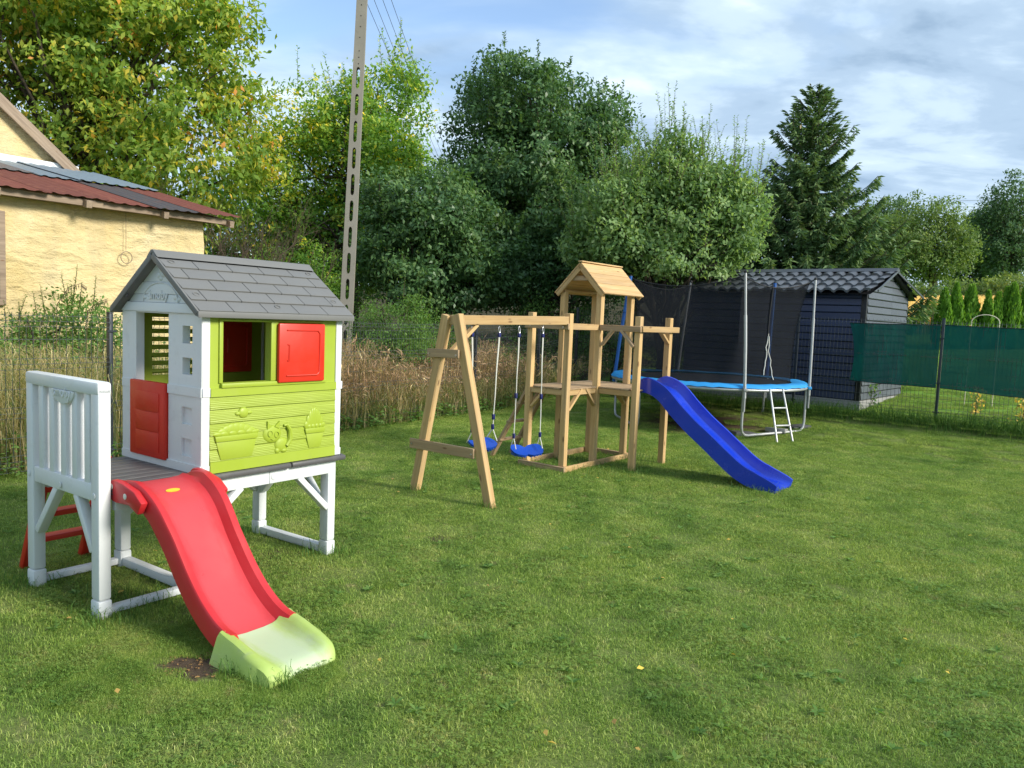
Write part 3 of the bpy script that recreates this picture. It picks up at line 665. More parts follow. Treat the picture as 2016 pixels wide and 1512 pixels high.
def endsec(s):
    k = 1 - .85 * max(0, (s - .30) / .70) ** 1.1; hw = .212
    if s > .55: hw *= math.sqrt(max(.02, 1 - ((s - .55) / .45) ** 2 * .30))
    w_ = .056 * k + .004; q_ = [(-hw, -.03), (-hw - .002, w_ * .5), (-hw + .010, w_ * .88), (-hw + .030, w_), (-hw + .050, w_ * .90), (-hw + .070, w_ * .55), (-hw + .088, w_ * .18), (-hw + .110, .002), (-.05, -.003)]; S = q_ + [(-a_, b_) for a_, b_ in q_[::-1]]; fl = .045 * (1 - s); S[0] = (S[0][0] - fl, S[0][1]); S[-1] = (S[-1][0] + fl, S[-1][1]); return S
sweep(MB(), ep, endsec, floor=-.02).build('slide_end', PGF, so, smooth=True)
for sgn, u in ((-1, .095), (1, .557)):
    br = MB(); w = .04
    br.prism([(.045, .628), (.045, .716), (.02, .735), (-.03, .737), (-.10, .728), (-.20, .705), (-.275, .655), (-.235, .590), (-.15, .625), (-.02, .618)], (0, 1, 0), (0, 0, 1), (1, 0, 0), (u - w / 2, 0, 0), w)
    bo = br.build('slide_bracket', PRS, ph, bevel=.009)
    for (v, z) in ((.015, .700), (-.12, .668)): cyl_disc(MB(), (u + sgn * w / 2, v, z), (sgn, 0, 0), .016, .003).build('screw', PSC, bo, bevel=.002)
_i = 7; pv = Vector((pp[_i][2], pp[_i][0], pp[_i][1])); 
MB().prism([(.04 * math.cos(2 * math.pi * k / 20), .016 * math.sin(2 * math.pi * k / 20)) for k in range(20)], (1, 0, 0), Vector((0, pp[_i + 1][0] - pp[_i - 1][0], pp[_i + 1][1] - pp[_i - 1][1])).normalized(), Vector((0, -.4, 1)).normalized(), pv + Vector((-.01, -.0, -.0035)), .003).build('sticker', PYL, so)
# red ladder at the back of the deck
for u in (.12, .47): MB().beam((u, W_ + .02, .70), (u, W_ + .33, -.02), .05, .06, (1, 0, 0)).build('ladder_rail', PR, ph, bevel=.008)
for k, z in enumerate((.19, .36, .53)):
    v = W_ + .02 + (.70 - z) / .72 * .31; MB().box((.10, v - .05, z - .018), (.49, v + .04, z + .018)).build('rung', PR, ph, bevel=.008)
# ================================================================ WOODEN PLAY TOWER
WD = wood('pine', (.66, .465, .235), (.51, .335, .155))
WDG = wood('weathered_pine', (.50, .36, .22), (.36, .25, .15), grey=.25)
WDR = wood('roof_pine', (.64, .445, .235), (.52, .335, .155))
BLU = plastic('blue_slide_plastic', (.004, .032, .46), .16, (.006, .05, .54), dirt_amt=.05, spec=.7)
BLS = plastic('blue_swing_plastic', (.005, .050, .36), .34, (.008, .07, .44), dirt_amt=.08)
BLK = plastic('navy_clip_plastic', (.012, .016, .11), .4)
ROPE = plastic('white_rope', (.62, .60, .54), .9, dirt_amt=.3)
GALV = metal('galvanised_steel', (.42, .43, .44), .5, .55)
STEEL = metal('bolt_steel', (.5, .5, .52), .35, .9)
tw = empty('play_tower', (.5913, 8.4868, 0), R(51.8035), 'pine climbing tower with little pitched roof, swing beam and blue slide', 'play tower')
T = .07
p1_, p2_, wv, sv, ZP = .615, 1.30, .50, .50, 1.735
def post(u, v, top, mat=WD): return timber('post', (u, v, -.06), (u, v, top), T, T, mat, tw, up=(1, 0, 0))
ZE = 1.99
post(0, 0, ZP); post(0, wv, ZP); post(p1_, 0, ZE); post(p1_, wv, ZE); post(p2_, 0, ZE); post(p2_, wv, ZE); post(p1_ + .03, -sv, ZP); post(p2_ + .06, -sv, ZP, WD)
# ground frame
timber('ground_beam', (-.045, -.054, .02), (p2_ + .12, -.054, .02), .034, .085, WD, tw); timber('ground_beam', (-.045, wv + .054, .02), (p2_ + .12, wv + .054, .02), .034, .085, WD, tw)
timber('ground_beam', (-.054, -.07, .018), (-.054, wv + .07, .018), .034, .085, WDG, tw); timber('ground_beam', (p2_ + .054, -.036, .02), (p2_ + .054, wv + .036, .02), .034, .085, WDG, tw)
# deck joists and boards
ZDk = .918
for v in (-.0, wv): 
    for (a, b_) in ((T / 2 + .001, p1_ - T / 2 - .001), (p1_ + T / 2 + .001, p2_ - T / 2 - .001)):
        timber('deck_joist', (a, v, .868), (b_, v, .868), .035, .062, WD, tw)
timber('deck_joist', (p1_ + .012, -sv + .036, .868), (p1_ + .012, -.036, .868), .035, .062, WD, tw); timber('deck_joist', (p2_ + .03, -sv + .036, .868), (p2_ + .03, -.036, .868), .035, .062, WD, tw)
timber('deck_joist', (.0, .036, .868), (.0, wv - .036, .868), .035, .062, WD, tw); timber('deck_joist', (p2_ + .054, .0, .868), (p2_ + .054, wv, .868), .03, .062, WD, tw)
nb = 6; bw = (wv + .06) / nb
for i in range(nb):
    y = -.03 + bw * (i + .5); a, b_ = -.028, p2_ + .03
    if i == 0 or i == nb - 1:
        for (a, b_) in ((.037, p1_ - .037), (p1_ + .037, p2_ - .037)): timber('deck_board', (a, y, ZDk - .009), (b_, y, ZDk - .009), bw - .006, .018, WDG, tw, bevel=.003)
    else: timber('deck_board', (a, y, ZDk - .009), (b_, y, ZDk - .009), bw - .006, .018, WDG, tw, bevel=.003)
for i in range(5):
    y = -sv - .03 + (.50 / 5) * (i + .5); timber('deck_board', (p1_ + .068 if i == 0 else p1_ - .01, y, ZDk - .009), (p2_ + .02 if i == 0 else p2_ + .06, y, ZDk - .009), .094, .018, WDG, tw, bevel=.003)
# rails
timber('rail', (.036, .0, 1.592), (p1_ - .036, .0, 1.592), .04, .066, WD, tw)
timber('rail', (-.052, -.04, 1.592), (-.052, wv + .05, 1.592), .032, .066, WDG, tw)
timber('rail', (p1_ - .018, .07, 1.592), (p1_ - .018, -sv - .055, 1.592), .034, .066, WDG, tw)
timber('rail', (p1_ + .001, -sv - .053, 1.596), (p2_ + .20, -sv - .053, 1.596), .034, .066, WD, tw)
timber('rail', (p2_ + .058, -sv + .0, 1.592), (p2_ + .058, wv + .04, 1.592), .034, .066, WD, tw)
timber('rail', (.036, wv, 1.592), (p1_ - .036, wv, 1.592), .04, .066, WD, tw); timber('rail', (p1_ + .036, wv, 1.592), (p2_ - .036, wv, 1.592), .04, .066, WD, tw)
# knee braces
def brace(a, b_, mat=WD, up=(0, 1, 0)): timber('brace', a, b_, .03, .052, mat, tw, up=up)
brace((.04, -.004, .675), (.29, -.004, .90)); brace((p1_ - .04, -.004, .70), (p1_ - .24, -.004, .90)); brace((p2_ - .04, .0, .68), (p2_ - .25, .0, .90)); brace((.04, wv, .68), (.27, wv, .90))
brace((p1_ - .012, -.055, 1.395), (p1_ - .012, -.20, 1.575), WDG, (1, 0, 0)); brace((p1_ - .012, -sv + .03, 1.395), (p1_ - .012, -sv + .20, 1.575), WDG, (1, 0, 0))
brace((p2_ + .03, -sv - .014, 1.43), (p2_ - .18, -sv - .014, 1.58)); brace((.0, wv - .04, .68), (.0, wv - .24, .90), WD, (1, 0, 0)); brace((p2_ + .02, .05, .68), (p2_ + .02, .25, .90), WD, (1, 0, 0))
# roof: boards on two slopes, barge boards, ridge strip
RA, RB, RV = p1_ - .075, p2_ + .145, wv / 2
rise, run = .345, .335; 
sl_len = math.hypot(rise, run); rn = 6; top = Vector((0, RV, 2.315))
for sgn in (-1, 1):
    d = Vector((0, sgn * run, -rise)) / sl_len; nrm = Vector((0, sgn * rise, run)) / sl_len
    for i in range(rn):
        w = sl_len / rn; c0 = top + d * (w * (i + .5)) + nrm * (.010 + .0012 * (i % 2))
        timber('roof_board', (RA, c0.y, c0.z), (RB, c0.y, c0.z), w - .0025, .018, WDR, tw, up=tuple(nrm), bevel=.002)
    for u in (RA + .012, RB - .03):
        a = top + d * .004 - nrm * .026; b_ = top + d * (sl_len - .004) - nrm * .026
        timber('barge_board', (u, a.y, a.z), (u, b_.y, b_.z), .022, .052, WD, tw, up=tuple(nrm), cut0=.025 * sgn * 0)
timber('ridge_strip', (RA - .004, RV, 2.342), (RB + .004, RV, 2.342), .06, .016, WDR, tw)
for u in (RA + .036, RB - .054): timber('collar_tie', (u, RV - .14, 2.15), (u, RV + .14, 2.15), .02, .055, WDG, tw)
timber('wall_plate', (p1_ - .02, .0 - .0, 2.004), (p2_ + .02, .0, 2.004), .04, .026, WD, tw); timber('wall_plate', (p1_ - .02, wv, 2.004), (p2_ + .02, wv, 2.004), .04, .026, WD, tw)
# swing beam and A-frame
UA = -1.803
timber('swing_beam', (UA - .05, .02, 1.622), (-.036, .01, 1.656), .07, .088, WD, tw)
timber('leg', (UA - .045, .425, -.05), (UA - .045, .075, 1.665), .085, .07, WD, tw, up=(1, 0, 0)); timber('leg', (UA - .04, -.525, -.05), (UA - .035, -.045, 1.672), .085, .07, WD, tw, up=(1, 0, 0))
timber('cross_board', (UA - .09, .262, 1.313), (UA - .09, -.125, 1.323), .022, .078, WDG, tw); timber('cross_board', (UA - .09, .455, .452), (UA - .09, -.345, .457), .022, .092, WDG, tw)
timber('brace', (UA + .30, .02, 1.588), (UA - .055, .045, 1.30), .035, .055, WD, tw, up=(0, 1, 0))
for (u, v, z) in ((UA - .06, -.088, 1.64), (-.076, .47, 1.59), (-.076, .02, 1.585), (UA - .104, .235, 1.31), (UA - .104, -.1, 1.31), (UA - .104, .42, .45), (UA - .104, -.32, .45)):
    cyl_disc(MB(), (u, v, z), (-1, 0, 0) if v != -.088 else (0, -1, 0), .009, .006, 8).build('bolt', STEEL, tw)
# wooden ladder at the back of the tower
for u in (.10, .47): timber('ladder_rail', (u, wv + .07, .90), (u, wv + .62, -.04), .035, .07, WDG, tw, up=(1, 0, 0))
for z in (.22, .45, .68):
    v = wv + .07 + (.90 - z) / .94 * .55; timber('rung', (.06, v, z), (.51, v, z), .06, .03, WDG, tw)
# blue slide
bp = [(-sv + .04, .925, 0), (-sv - .03, .935, 0), (-sv - .14, .915, 0), (-sv - .26, .85, 0), (-sv - .42, .70, 0), (-sv - .60, .55, 0), (-sv - .80, .405, 0), (-sv - 1.0, .255, 0), (-sv - 1.16, .145, 0), (-sv - 1.32, .075, 0), (-sv - 1.50, .045, 0), (-sv - 1.60, .02, 0)]
pq = interp([(v, z, 1.005 - .03 * i / 11) for i, (v, z, _) in enumerate(bp)], 54)
def bsec(s):
    hw = .24; wl = .125 if s < .86 else .125 * (1 - (s - .86) / .14 * .5)
    if s < .05: wl = .075 + .05 * s / .05
    out_ = [(-hw, -.05), (-hw - .004, wl - .004), (-hw + .004, wl + .004), (-hw + .020, wl), (-hw + .030, wl * .55), (-hw + .045, .025), (-hw + .085, .001), (0, -.006), (hw - .085, .001), (hw - .045, .025), (hw - .030, wl * .55), (hw - .020, wl), (hw - .004, wl + .004), (hw + .004, wl - .004), (hw, -.05)]
    return out_
sweep(MB(), pq, bsec).build('slide', BLU, tw, smooth=True)

# ---------------------------------------------------------------- swings
def loc2w(u, v, z):
    return tw.matrix_basis @ Vector((u, v, z))
TWM = Matrix.Translation((.5913, 8.4868, 0)) @ Matrix.Rotation(R(51.8035), 4, 'Z')
def swing(ua, ub, zs_, yaw, label, tilt, koff):
    o = TWM @ Vector(((ua + ub) / 2, .018, 0)); sw = empty('swing', o, R(51.8035), label, 'swing', None)
    hl = (ub - ua) / 2; zb = 1.60
    ca, sa = math.cos(yaw), math.sin(yaw); sl2 = .165
    seat = MB()
    def top_(a, b_):
        x = (a - .5) * 2; th = (b_) * 2 * math.pi
        return None
    n1, n2 = 22, 10
    def pt(i, j, dz):
        x = (i / n1 - .5) * 2; hw = .082 * (1 - .32 * math.exp(-(x / .16) ** 2)) * math.sqrt(max(0, 1 - abs(x) ** 6) + .02)
        y = (j / n2 - .5) * 2 * hw; z = .035 * (abs(x) ** 1.6) + .018 * (y / .085) ** 2 * 0 + .012 * (abs(y) / .085) ** 2 + dz
        X_ = x * .180; Y_ = y * math.cos(tilt) - z * math.sin(tilt); z = y * math.sin(tilt) + z * math.cos(tilt); return (X_ * ca - Y_ * sa, X_ * sa + Y_ * ca, zs_ + z)
    for dz in (0, -.026):
        b0 = len(seat.v)
        for j in range(n2 + 1):
            for i in range(n1 + 1): seat.v.append(pt(i, j, dz if dz == 0 else dz * (1 - .3 * abs((i / n1 - .5) * 2))))
        for j in range(n2):
            for i in range(n1):
                a = b0 + j * (n1 + 1) + i; seat.f.append((a, a + 1, a + n1 + 2, a + n1 + 1))
    nn = (n1 + 1) * (n2 + 1)
    bd_ = [j * (n1 + 1) for j in range(n2 + 1)] + [n2 * (n1 + 1) + i for i in range(1, n1 + 1)] + [j * (n1 + 1) + n1 for j in range(n2 - 1, -1, -1)] + [i for i in range(n1 - 1, 0, -1)]
    for a, c_ in zip(bd_, bd_[1:] + bd_[:1]): seat.f.append((a, c_, c_ + nn, a + nn))
    so_ = seat.build('seat', BLS, sw, smooth=True)
    rb = MB()
    for k in range(-4, 5):
        if k == 0: continue
        x = k * .036; z = zs_ - .02 + .035 * (abs(x / .19) ** 1.6) - .03
        rb.beam((x * ca + .06 * sa, x * sa - .06 * ca, z), (x * ca - .06 * sa, x * sa + .06 * ca, z), .008, .022)
    rb.build('rib', BLS, so_)
    for sgn in (-1, 1):
        hx = sgn * hl; ex, ey = sgn * .150 * ca, sgn * .150 * sa
        tri_z = zs_ + .17; tx = hx * .25 + ex * .75; ty = ey * .8
        MB().tube([(hx, 0, zb + .012), (hx, 0, zb - .02)], .006, 6).build('hook', STEEL, sw)
        MB().tube([(hx + .013 * math.cos(a), 0, zb - .052 + .036 * math.sin(a)) for a in [2 * math.pi * k / 14 for k in range(14)]], .0042, 6, closed=True).build('carabiner', STEEL, sw, smooth=True)
        kz = zb - .10; MB().box((hx - .016, -.012, kz - .028), (hx + .016, .012, kz + .012)).build('rope_clip', BLK, sw, bevel=.004)
        z2 = koff[0 if sgn < 0 else 1]
        r0 = MB()
        for s2 in (-1, 1):
            pth = []
            for k in range(9):
                f_ = k / 8; z = kz - .03 + (z2 - kz + .03) * f_; x = hx + (tx - hx) * (kz - z) / (kz - tri_z); pth.append((x + s2 * .009 * (1 - f_ * .7) + .003 * math.sin(f_ * 9 + sgn), ty * (kz - z) / (kz - tri_z) + s2 * .003, z))
            r0.tube(pth, .0055, 6)
        r0.build('rope', ROPE, sw, smooth=True)
        f2 = (kz - z2) / (kz - tri_z); x2, y2 = hx + (tx - hx) * f2, ty * f2
        MB().box((x2 - .014, y2 - .012, z2 - .034), (x2 + .014, y2 + .012, z2 + .02)).build('rope_adjuster', BLK, sw, bevel=.004)
        MB().tube([(x2, y2, z2 - .02), ((x2 + tx) / 2 + .004, (y2 + ty) / 2, (z2 + tri_z) / 2), (tx, ty, tri_z)], .0055, 6).build('rope', ROPE, sw, smooth=True)
        MB().box((tx - .012, ty - .012, tri_z - .03), (tx + .012, ty + .012, tri_z + .022)).build('rope_clip', BLK, sw, bevel=.004)
        for s2 in (-1, 1):
            MB().tube([(tx, ty, tri_z - .02), (ex - s2 * .07 * sa, ey + s2 * .07 * ca, zs_ + .035)], .005, 6).build('rope', ROPE, sw, smooth=True)
swing(-1.56, -1.164, .43, R(4), 'blue plastic swing seat hanging next to the slanted legs of the frame', R(22), (.80, .70))
swing(-.849, -.447, .295, R(-28), 'blue plastic swing seat hanging beside the tower posts, turned askew', R(30), (.885, .865))

# ================================================================ TRAMPOLINE
TB = plastic('blue_pad_vinyl', (.02, .26, .62), .45, (.05, .36, .72), dirt_amt=.15)
TBP = plastic('blue_foam_sleeve', (.010, .085, .32), .55, (.015, .13, .40), dirt_amt=.1)
MATB = plastic('black_jump_mat', (.020, .021, .024), .75, (.03, .03, .033), dirt_amt=.3, dirt=(.07, .065, .055))
nm, t, out = new_mat('black_safety_net'); tr = N(t, 'ShaderNodeBsdfTransparent'); df = N(t, 'ShaderNodeBsdfDiffuse'); df.inputs[0].default_value = (.020, .022, .026, 1); mx = N(t, 'ShaderNodeMixShader')
ob = objcoord(t, (1, 1, 1), False); nn_ = ramp(t, noise(t, 5, 4, .6, ob), [(.3, (.50,) * 3), (.7, (.64,) * 3)], 'LINEAR'); t.links.new(nn_.outputs[0], mx.inputs[0]); t.links.new(tr.outputs[0], mx.inputs[1]); t.links.new(df.outputs[0], mx.inputs[2]); t.links.new(mx.outputs[0], out.inputs[0])
BCL = plastic('black_webbing', (.016, .016, .018), .7)
tp = empty('trampoline', (3.25, 13.0, gz(3.25, 13.0)), 0, 'round trampoline with blue edge pad, grey legs and black safety net', 'trampoline')
RR, ZM = 1.56, .76
def cir(r, z, a): return (r * math.cos(a), r * math.sin(a), z)
MB().tube([cir(RR, ZM - .062, 2 * math.pi * k / 72) for k in range(72)], .024, 8, closed=True).build('frame_ring', GALV, tp, smooth=True)
pdg = MB(); rp_ = random.Random(2); wr = [rp_.uniform(-.008, .008) for _ in range(97)]
def padpt(a_, b_):
    a = a_ * 2 * math.pi; k = int(a_ * 96) % 96; r = 1.33 + .262 * b_; z = ZM + .004 + .016 * math.sin(math.pi * b_) + wr[k] * (.3 + b_) - .02 * max(0, b_ - .85) / .15
    if b_ == 1: z -= .02
    return (r * math.cos(a), r * math.sin(a), z)
pdg.grid(padpt, 96, 8, closed_u=True); pdg.build('pad', TB, tp, smooth=True)
if 0: sk = MB(); sk.grid(lambda a_, b_: (1.607 * math.cos(a_ * 2 * math.pi), 1.607 * math.sin(a_ * 2 * math.pi), ZM - .045 - .05 * b_ + .01 * math.sin(a_ * 140) * b_), 96, 2, closed_u=True)
ms = MB(); ms.grid(lambda a_, b_: (1.36 * b_ * math.cos(a_ * 2 * math.pi), 1.36 * b_ * math.sin(a_ * 2 * math.pi), ZM - .02 - .05 * (1 - b_ * b_)), 48, 6, closed_u=True); ms.build('jumping_mat', MATB, tp, smooth=True)
ANG = [R(-84 + 60 * k) for k in range(6)]
for k in range(0, 6, 2):
    a, c_ = ANG[k], ANG[k + 1]; P, Q = Vector(cir(RR, 0, a)), Vector(cir(RR, 0, c_)); d = (Q - P).normalized()
    z0 = .015 + (0 if k == 0 else -.02)
    pth = [P + Vector((0, 0, ZM - .06)), P + Vector((0, 0, .16)), P + d * .02 + Vector((0, 0, .07)), P + d * .08 + Vector((0, 0, z0 + .01)), P + d * .16 + Vector((0, 0, z0))]
    pth += [Q - d * .16 + Vector((0, 0, z0)), Q - d * .08 + Vector((0, 0, z0 + .01)), Q - d * .02 + Vector((0, 0, .07)), Q + Vector((0, 0, .16)), Q + Vector((0, 0, ZM - .06))]
    MB().tube(pth, .0205, 8).build('leg', GALV, tp, smooth=True)
lean = [(-.10, .02), (-.02, .02), (.04, .02), (.16, 0), (.20, 0), (0, 0)]
ptop = []
for k, a in enumerate(ANG[:5]):
    o_ = Vector(cir(RR + .045, 0, a)); tpz = 2.42; up_ = Vector((lean[k][0], lean[k][1], 0))
    bl = k in (2, 4)
    b0 = o_ + Vector((0, 0, .38)); b1 = o_ + up_ * .35 + Vector((0, 0, 1.35)); b2 = o_ + up_ + Vector((0, 0, tpz)); ptop.append(b2)
    MB().tube([b0, o_ + Vector((0, 0, .60))], .017, 8).build('pole_stub', GALV, tp, smooth=True)
    MB().tube([o_ + Vector((0, 0, .58)), b1, b1 + (b2 - b1) * .42], .024 if not bl else .030, 8).build('pole', GALV if not bl else TBP, tp, smooth=True)
    MB().tube([b1 + (b2 - b1) * .40, b2], .019 if not bl else .030, 8).build('pole_top', GALV if not bl else TBP, tp, smooth=True)
    MB().sphere(b2, .026, 8, 6).build('pole_cap', BCL, tp, smooth=True)
    MB().box((o_.x - .03, o_.y - .03, ZM - .08), (o_.x + .03, o_.y + .03, ZM - .035)).build('bracket', GALV if k != 1 else TB, tp, bevel=.005)
# net: hangs from the pole tops, sags between them
def nettop(a):
    f_ = ((a - ANG[0]) / R(60)) % 6; i = int(f_) % 6; q = f_ - int(f_)
    if i >= 4: q = (f_ - 4) / 2; i = 4
    A, B = ptop[i], ptop[(i + 1) % 5]; A = A * .955; B = B * .955
    p = A.lerp(B, q); s_ = 4 * q * (1 - q); c_ = Vector((p.x, p.y, 0)).normalized() * (-.03 * s_)
    return Vector((p.x + c_.x, p.y + c_.y, 2.365 - .13 * s_))
nt_ = MB()
def netpt(a_, b_):
    a = ANG[0] + a_ * 2 * math.pi; tpp = nettop(a); bt = Vector(cir(1.29 + .015 * math.sin(a * 11), ZM + .0, a)); p = tpp.lerp(bt, b_)
    return p + Vector((math.cos(a), math.sin(a), 0)) * (-.07 * math.sin(math.pi * b_) + .012 * math.sin(a * 17 + b_ * 3))
nt_.grid(netpt, 120, 14, closed_u=True); no = nt_.build('safety_net', nm, tp, smooth=True)
MB().tube([nettop(ANG[0] + 2 * math.pi * k / 96) for k in range(96)], .009, 5, closed=True).build('net_hem', BCL, no, smooth=True)
for k, P in enumerate(ptop): MB().tube([P, nettop(ANG[k])], .007, 5).build('strap', BCL, no)
azip = R(-58); zf = ((azip - ANG[0]) % (2 * math.pi)) / (2 * math.pi)
MB().tube([Vector(netpt(zf, s_ / 10)) + Vector((math.cos(azip), math.sin(azip), 0)) * .012 for s_ in range(0, 6)], .012, 6).build('zip', BCL, no, smooth=True)
rp2 = random.Random(5)
for sgn, end in ((-1, .92), (1, .97)):
    pth = [Vector(netpt(zf + sgn * .010 * (s_ - 5) * .25 * (1 + (.4 if sgn < 0 else -.2)), s_ / 10 * end / .97)) + Vector((math.cos(azip), math.sin(azip), 0)) * .02 + Vector((rp2.uniform(-.012, .012), rp2.uniform(-.012, .012), 0)) for s_ in [5 + .5 * k for k in range(10)]]
    MB().tube(pth, .008, 6).build('cord', ROPE, no, smooth=True)
# ladder leaning on the trampoline
l1, l2 = G(1530, 873), G(1562, 870); lc = (l1 + l2) / 2
la = empty('ladder', (lc.x, lc.y, gz(lc.x, lc.y)), 0, 'two-rung steel ladder hooked on the edge of the trampoline', 'ladder')
aim = (Vector((3.25, 13.0, 0)) - Vector((lc.x, lc.y, 0))); aim.normalize(); sdv = Vector((aim.y, -aim.x, 0)); dist = (Vector((3.25, 13)) - Vector((lc.x, lc.y))).length - RR
for s_ in (-1, 1):
    f0 = sdv * .155 * s_; f1 = sdv * .125 * s_ + aim * (dist - .012) + Vector((0, 0, ZM - .06 + gz(3.25, 13.0) - gz(lc.x, lc.y) + .02))
    MB().tube([f0 + Vector((0, 0, -.03)), f1, f1 + aim * .04 + Vector((0, 0, .03)), f1 + aim * .075 + Vector((0, 0, .004))], .0155, 8).build('rail', GALV, la, smooth=True)
for h in (.24, .49):
    q = h / (ZM - .04); c_ = aim * (dist - .012) * q + Vector((0, 0, h)); w = .155 - .03 * q
    MB().beam(c_ - sdv * w, c_ + sdv * w, .045, .022, (0, 0, 1)).build('rung', GALV, la, bevel=.006)
# slabs weighing the feet down, and odd boards under the trampoline
CONC = plastic('concrete', (.26, .26, .25), .9, (.34, .33, .31), dirt_amt=.5, dirt=(.10, .10, .085), spec=.2)
CONCD = plastic('dark_wet_concrete', (.085, .087, .090), .85, (.13, .13, .13), dirt_amt=.5, spec=.2)
def slab(px, py, size, yaw, tilt, mat, label, name, dz=0, cat='paving slab'):
    c_ = G(px, py); o = MB().box((-size[0] / 2, -size[1] / 2, 0), (size[0] / 2, size[1] / 2, size[2])).build(name, mat, bevel=.006)
    o.location = (c_.x, c_.y, gz(c_.x, c_.y) + dz); o.rotation_euler = (tilt[0], tilt[1], yaw); tag(o, label, cat); return o
slab(1462, 858, (.36, .22, .06), R(15), (0, R(3)), CONCD, 'dark wet concrete slab lying across the trampoline foot left of its ladder', 'paving_slab')
slab(1528, 856, (.30, .24, .07), R(-30), (R(-6), 0), CONC, 'pale concrete slab propped between the ladder feet', 'paving_slab', .005)
slab(1570, 852, (.34, .24, .05), R(20), (0, R(-4)), CONCD, 'dark slab beside the ladder, under the bent foot tube', 'paving_slab')
OLDW = wood('old_grey_board', (.30, .27, .22), (.20, .175, .135), grey=.3)
def board(px, py, L, w, h, yaw, label):
    c_ = G(px, py); o = timber('board', (0, 0, 0), (L, 0, 0), w, h, OLDW, None); o.matrix_world = Matrix.Translation((c_.x, c_.y, gz(c_.x, c_.y) + h / 2 + .01)) @ Matrix.Rotation(yaw, 4, 'Z') @ Matrix.Rotation(R(-4), 4, 'Y') @ Matrix.Translation((-L / 2, 0, 0)); tag(o, label, 'board')
board(1425, 814, .42, .20, .04, R(25), 'short grey board lying in the shade under the trampoline mat'); board(1487, 820, .38, .10, .09, R(-20), 'chunky offcut of timber lying under the trampoline mat'); board(1385, 808, .7, .09, .03, R(5), 'long thin grey board half hidden behind the blue slide')

# ================================================================ FENCES
FGR = metal('anthracite_fence_steel', (.028, .036, .046), .45, .2, .25, (.08, .08, .08))
FWR = metal('anthracite_fence_wire', (.070, .080, .082), .45, .3, .2, (.14, .14, .14))
def fence(posts, H, label, name='mesh_fence', dv=.06, post_extra=.04):
    o0 = Vector(posts[0]); fe = empty(name, (o0.x, o0.y, gz(o0.x, o0.y)), 0, label, 'fence'); base = fe.location.z
    for (x, y) in posts:
        z = gz(x, y) - base; nx_ = Vector((x - o0.x, y - o0.y, 0)); d = (Vector(posts[-1]) - o0).normalized(); ang = math.atan2(d.y, d.x)
        b = MB().box((-.02, -.03, -.25), (.02, .03, H + post_extra)); po = b.build('post', FGR, fe, bevel=.004); po.location = (nx_.x, nx_.y, z); po.rotation_euler = (0, 0, ang)
        MB().box((-.023, -.033, H + post_extra + .0005), (.023, .033, H + post_extra + .012)).build('post_cap', FGR, po, bevel=.003)
        for cz in (.14, .62, 1.35):
            MB().box((-.048, -.042, cz), (.048, -.031, cz + .02)).build('clip', FGR, po)
    for (a, c_) in zip(posts[:-1], posts[1:]):
        A = Vector((a[0] - o0.x, a[1] - o0.y, gz(*a) - base)); B = Vector((c_[0] - o0.x, c_[1] - o0.y, gz(*c_) - base)); dd = (B - A); L = dd.length; d = dd.normalized(); nrm = Vector((dd.y, -dd.x, 0)).normalized()
        A = A + nrm * .034; b = MB(); a0, a1 = .03, L - .03
        def off(z):
            for zf_ in (.10, .55, 1.0, H - .10):
                if zf_ is not None and zf_ <= z <= zf_ + .1: return .028 * math.sin(math.pi * (z - zf_) / .1)
            return 0
        zl = sorted({.05, .10, .15, .20, .37, .55, .60, .65, .82, 1.0, 1.05, 1.10, 1.28, H - .10, H - .05, H})
        for z in zl:
            p = A + nrm * off(z) + Vector((0, 0, z)); b.beam(p + d * a0, p + d * a1, .0044, .0044)
        n = int((a1 - a0) / dv)
        for i in range(n + 1):
            q = A + d * (a0 + (a1 - a0) * i / n); zz_ = [.05, .10, .15, .20, .55, .60, .65, 1.0, 1.05, 1.10, H - .10, H - .05, H, H + .028]
            for za, zb in zip(zz_[:-1], zz_[1:]): b.beam(q + nrm * (off(za) + .004) + Vector((0, 0, za)), q + nrm * (off(zb) + .004) + Vector((0, 0, zb)), .0036, .0036, (1, 0, 0))
        b.build('wire_panel', FWR, fe)
    return fe
LP0, LPD = Vector((-4.1, 7.92)), Vector((.525, .851))
lposts = [tuple(LP0 + LPD * s_) for s_ in (-2.5, 0, 2.4, 6.55, 8.75, 10.37)]
fence(lposts, 1.50, 'dark wire mesh fence with tall weeds behind, left of the play tower')
rposts = [tuple(FR0 + FRD * s_) for s_ in (6.9, 4.6, 2.3, 0, -2.35, -4.7)]
fence(rposts, 1.62, 'dark wire mesh fence running from the trampoline past the shed, half covered in green sheeting', post_extra=.06)
# green privacy screen on the right-hand fence
gs, t, out = new_mat('green_privacy_sheet'); tr = N(t, 'ShaderNodeBsdfTransparent'); b = N(t, 'ShaderNodeBsdfPrincipled'); b.inputs['Roughness'].default_value = .7; b.inputs['Specular IOR Level'].default_value = .2; tl = N(t, 'ShaderNodeBsdfTranslucent'); tl.inputs[0].default_value = (.006, .12, .09, 1)
oc = objcoord(t, (1, 1, 1), False); w1 = N(t, 'ShaderNodeTexWave', wave_type='BANDS', bands_direction='Z'); w1.inputs['Scale'].default_value = 60; w1.inputs['Distortion'].default_value = 1.5; t.links.new(oc, w1.inputs[0])
cc_ = mixcol(t, math_(t, 'MULTIPLY', w1.outputs[1], .35), mixcol(t, noise(t, 1.4, 4, .6, oc), (.002, .070, .072), (.004, .110, .092)), (.001, .050, .058)); t.links.new(cc_, b.inputs[0])
m1 = N(t, 'ShaderNodeMixShader'); m1.inputs[0].default_value = .30; t.links.new(b.outputs[0], m1.inputs[1]); t.links.new(tl.outputs[0], m1.inputs[2])
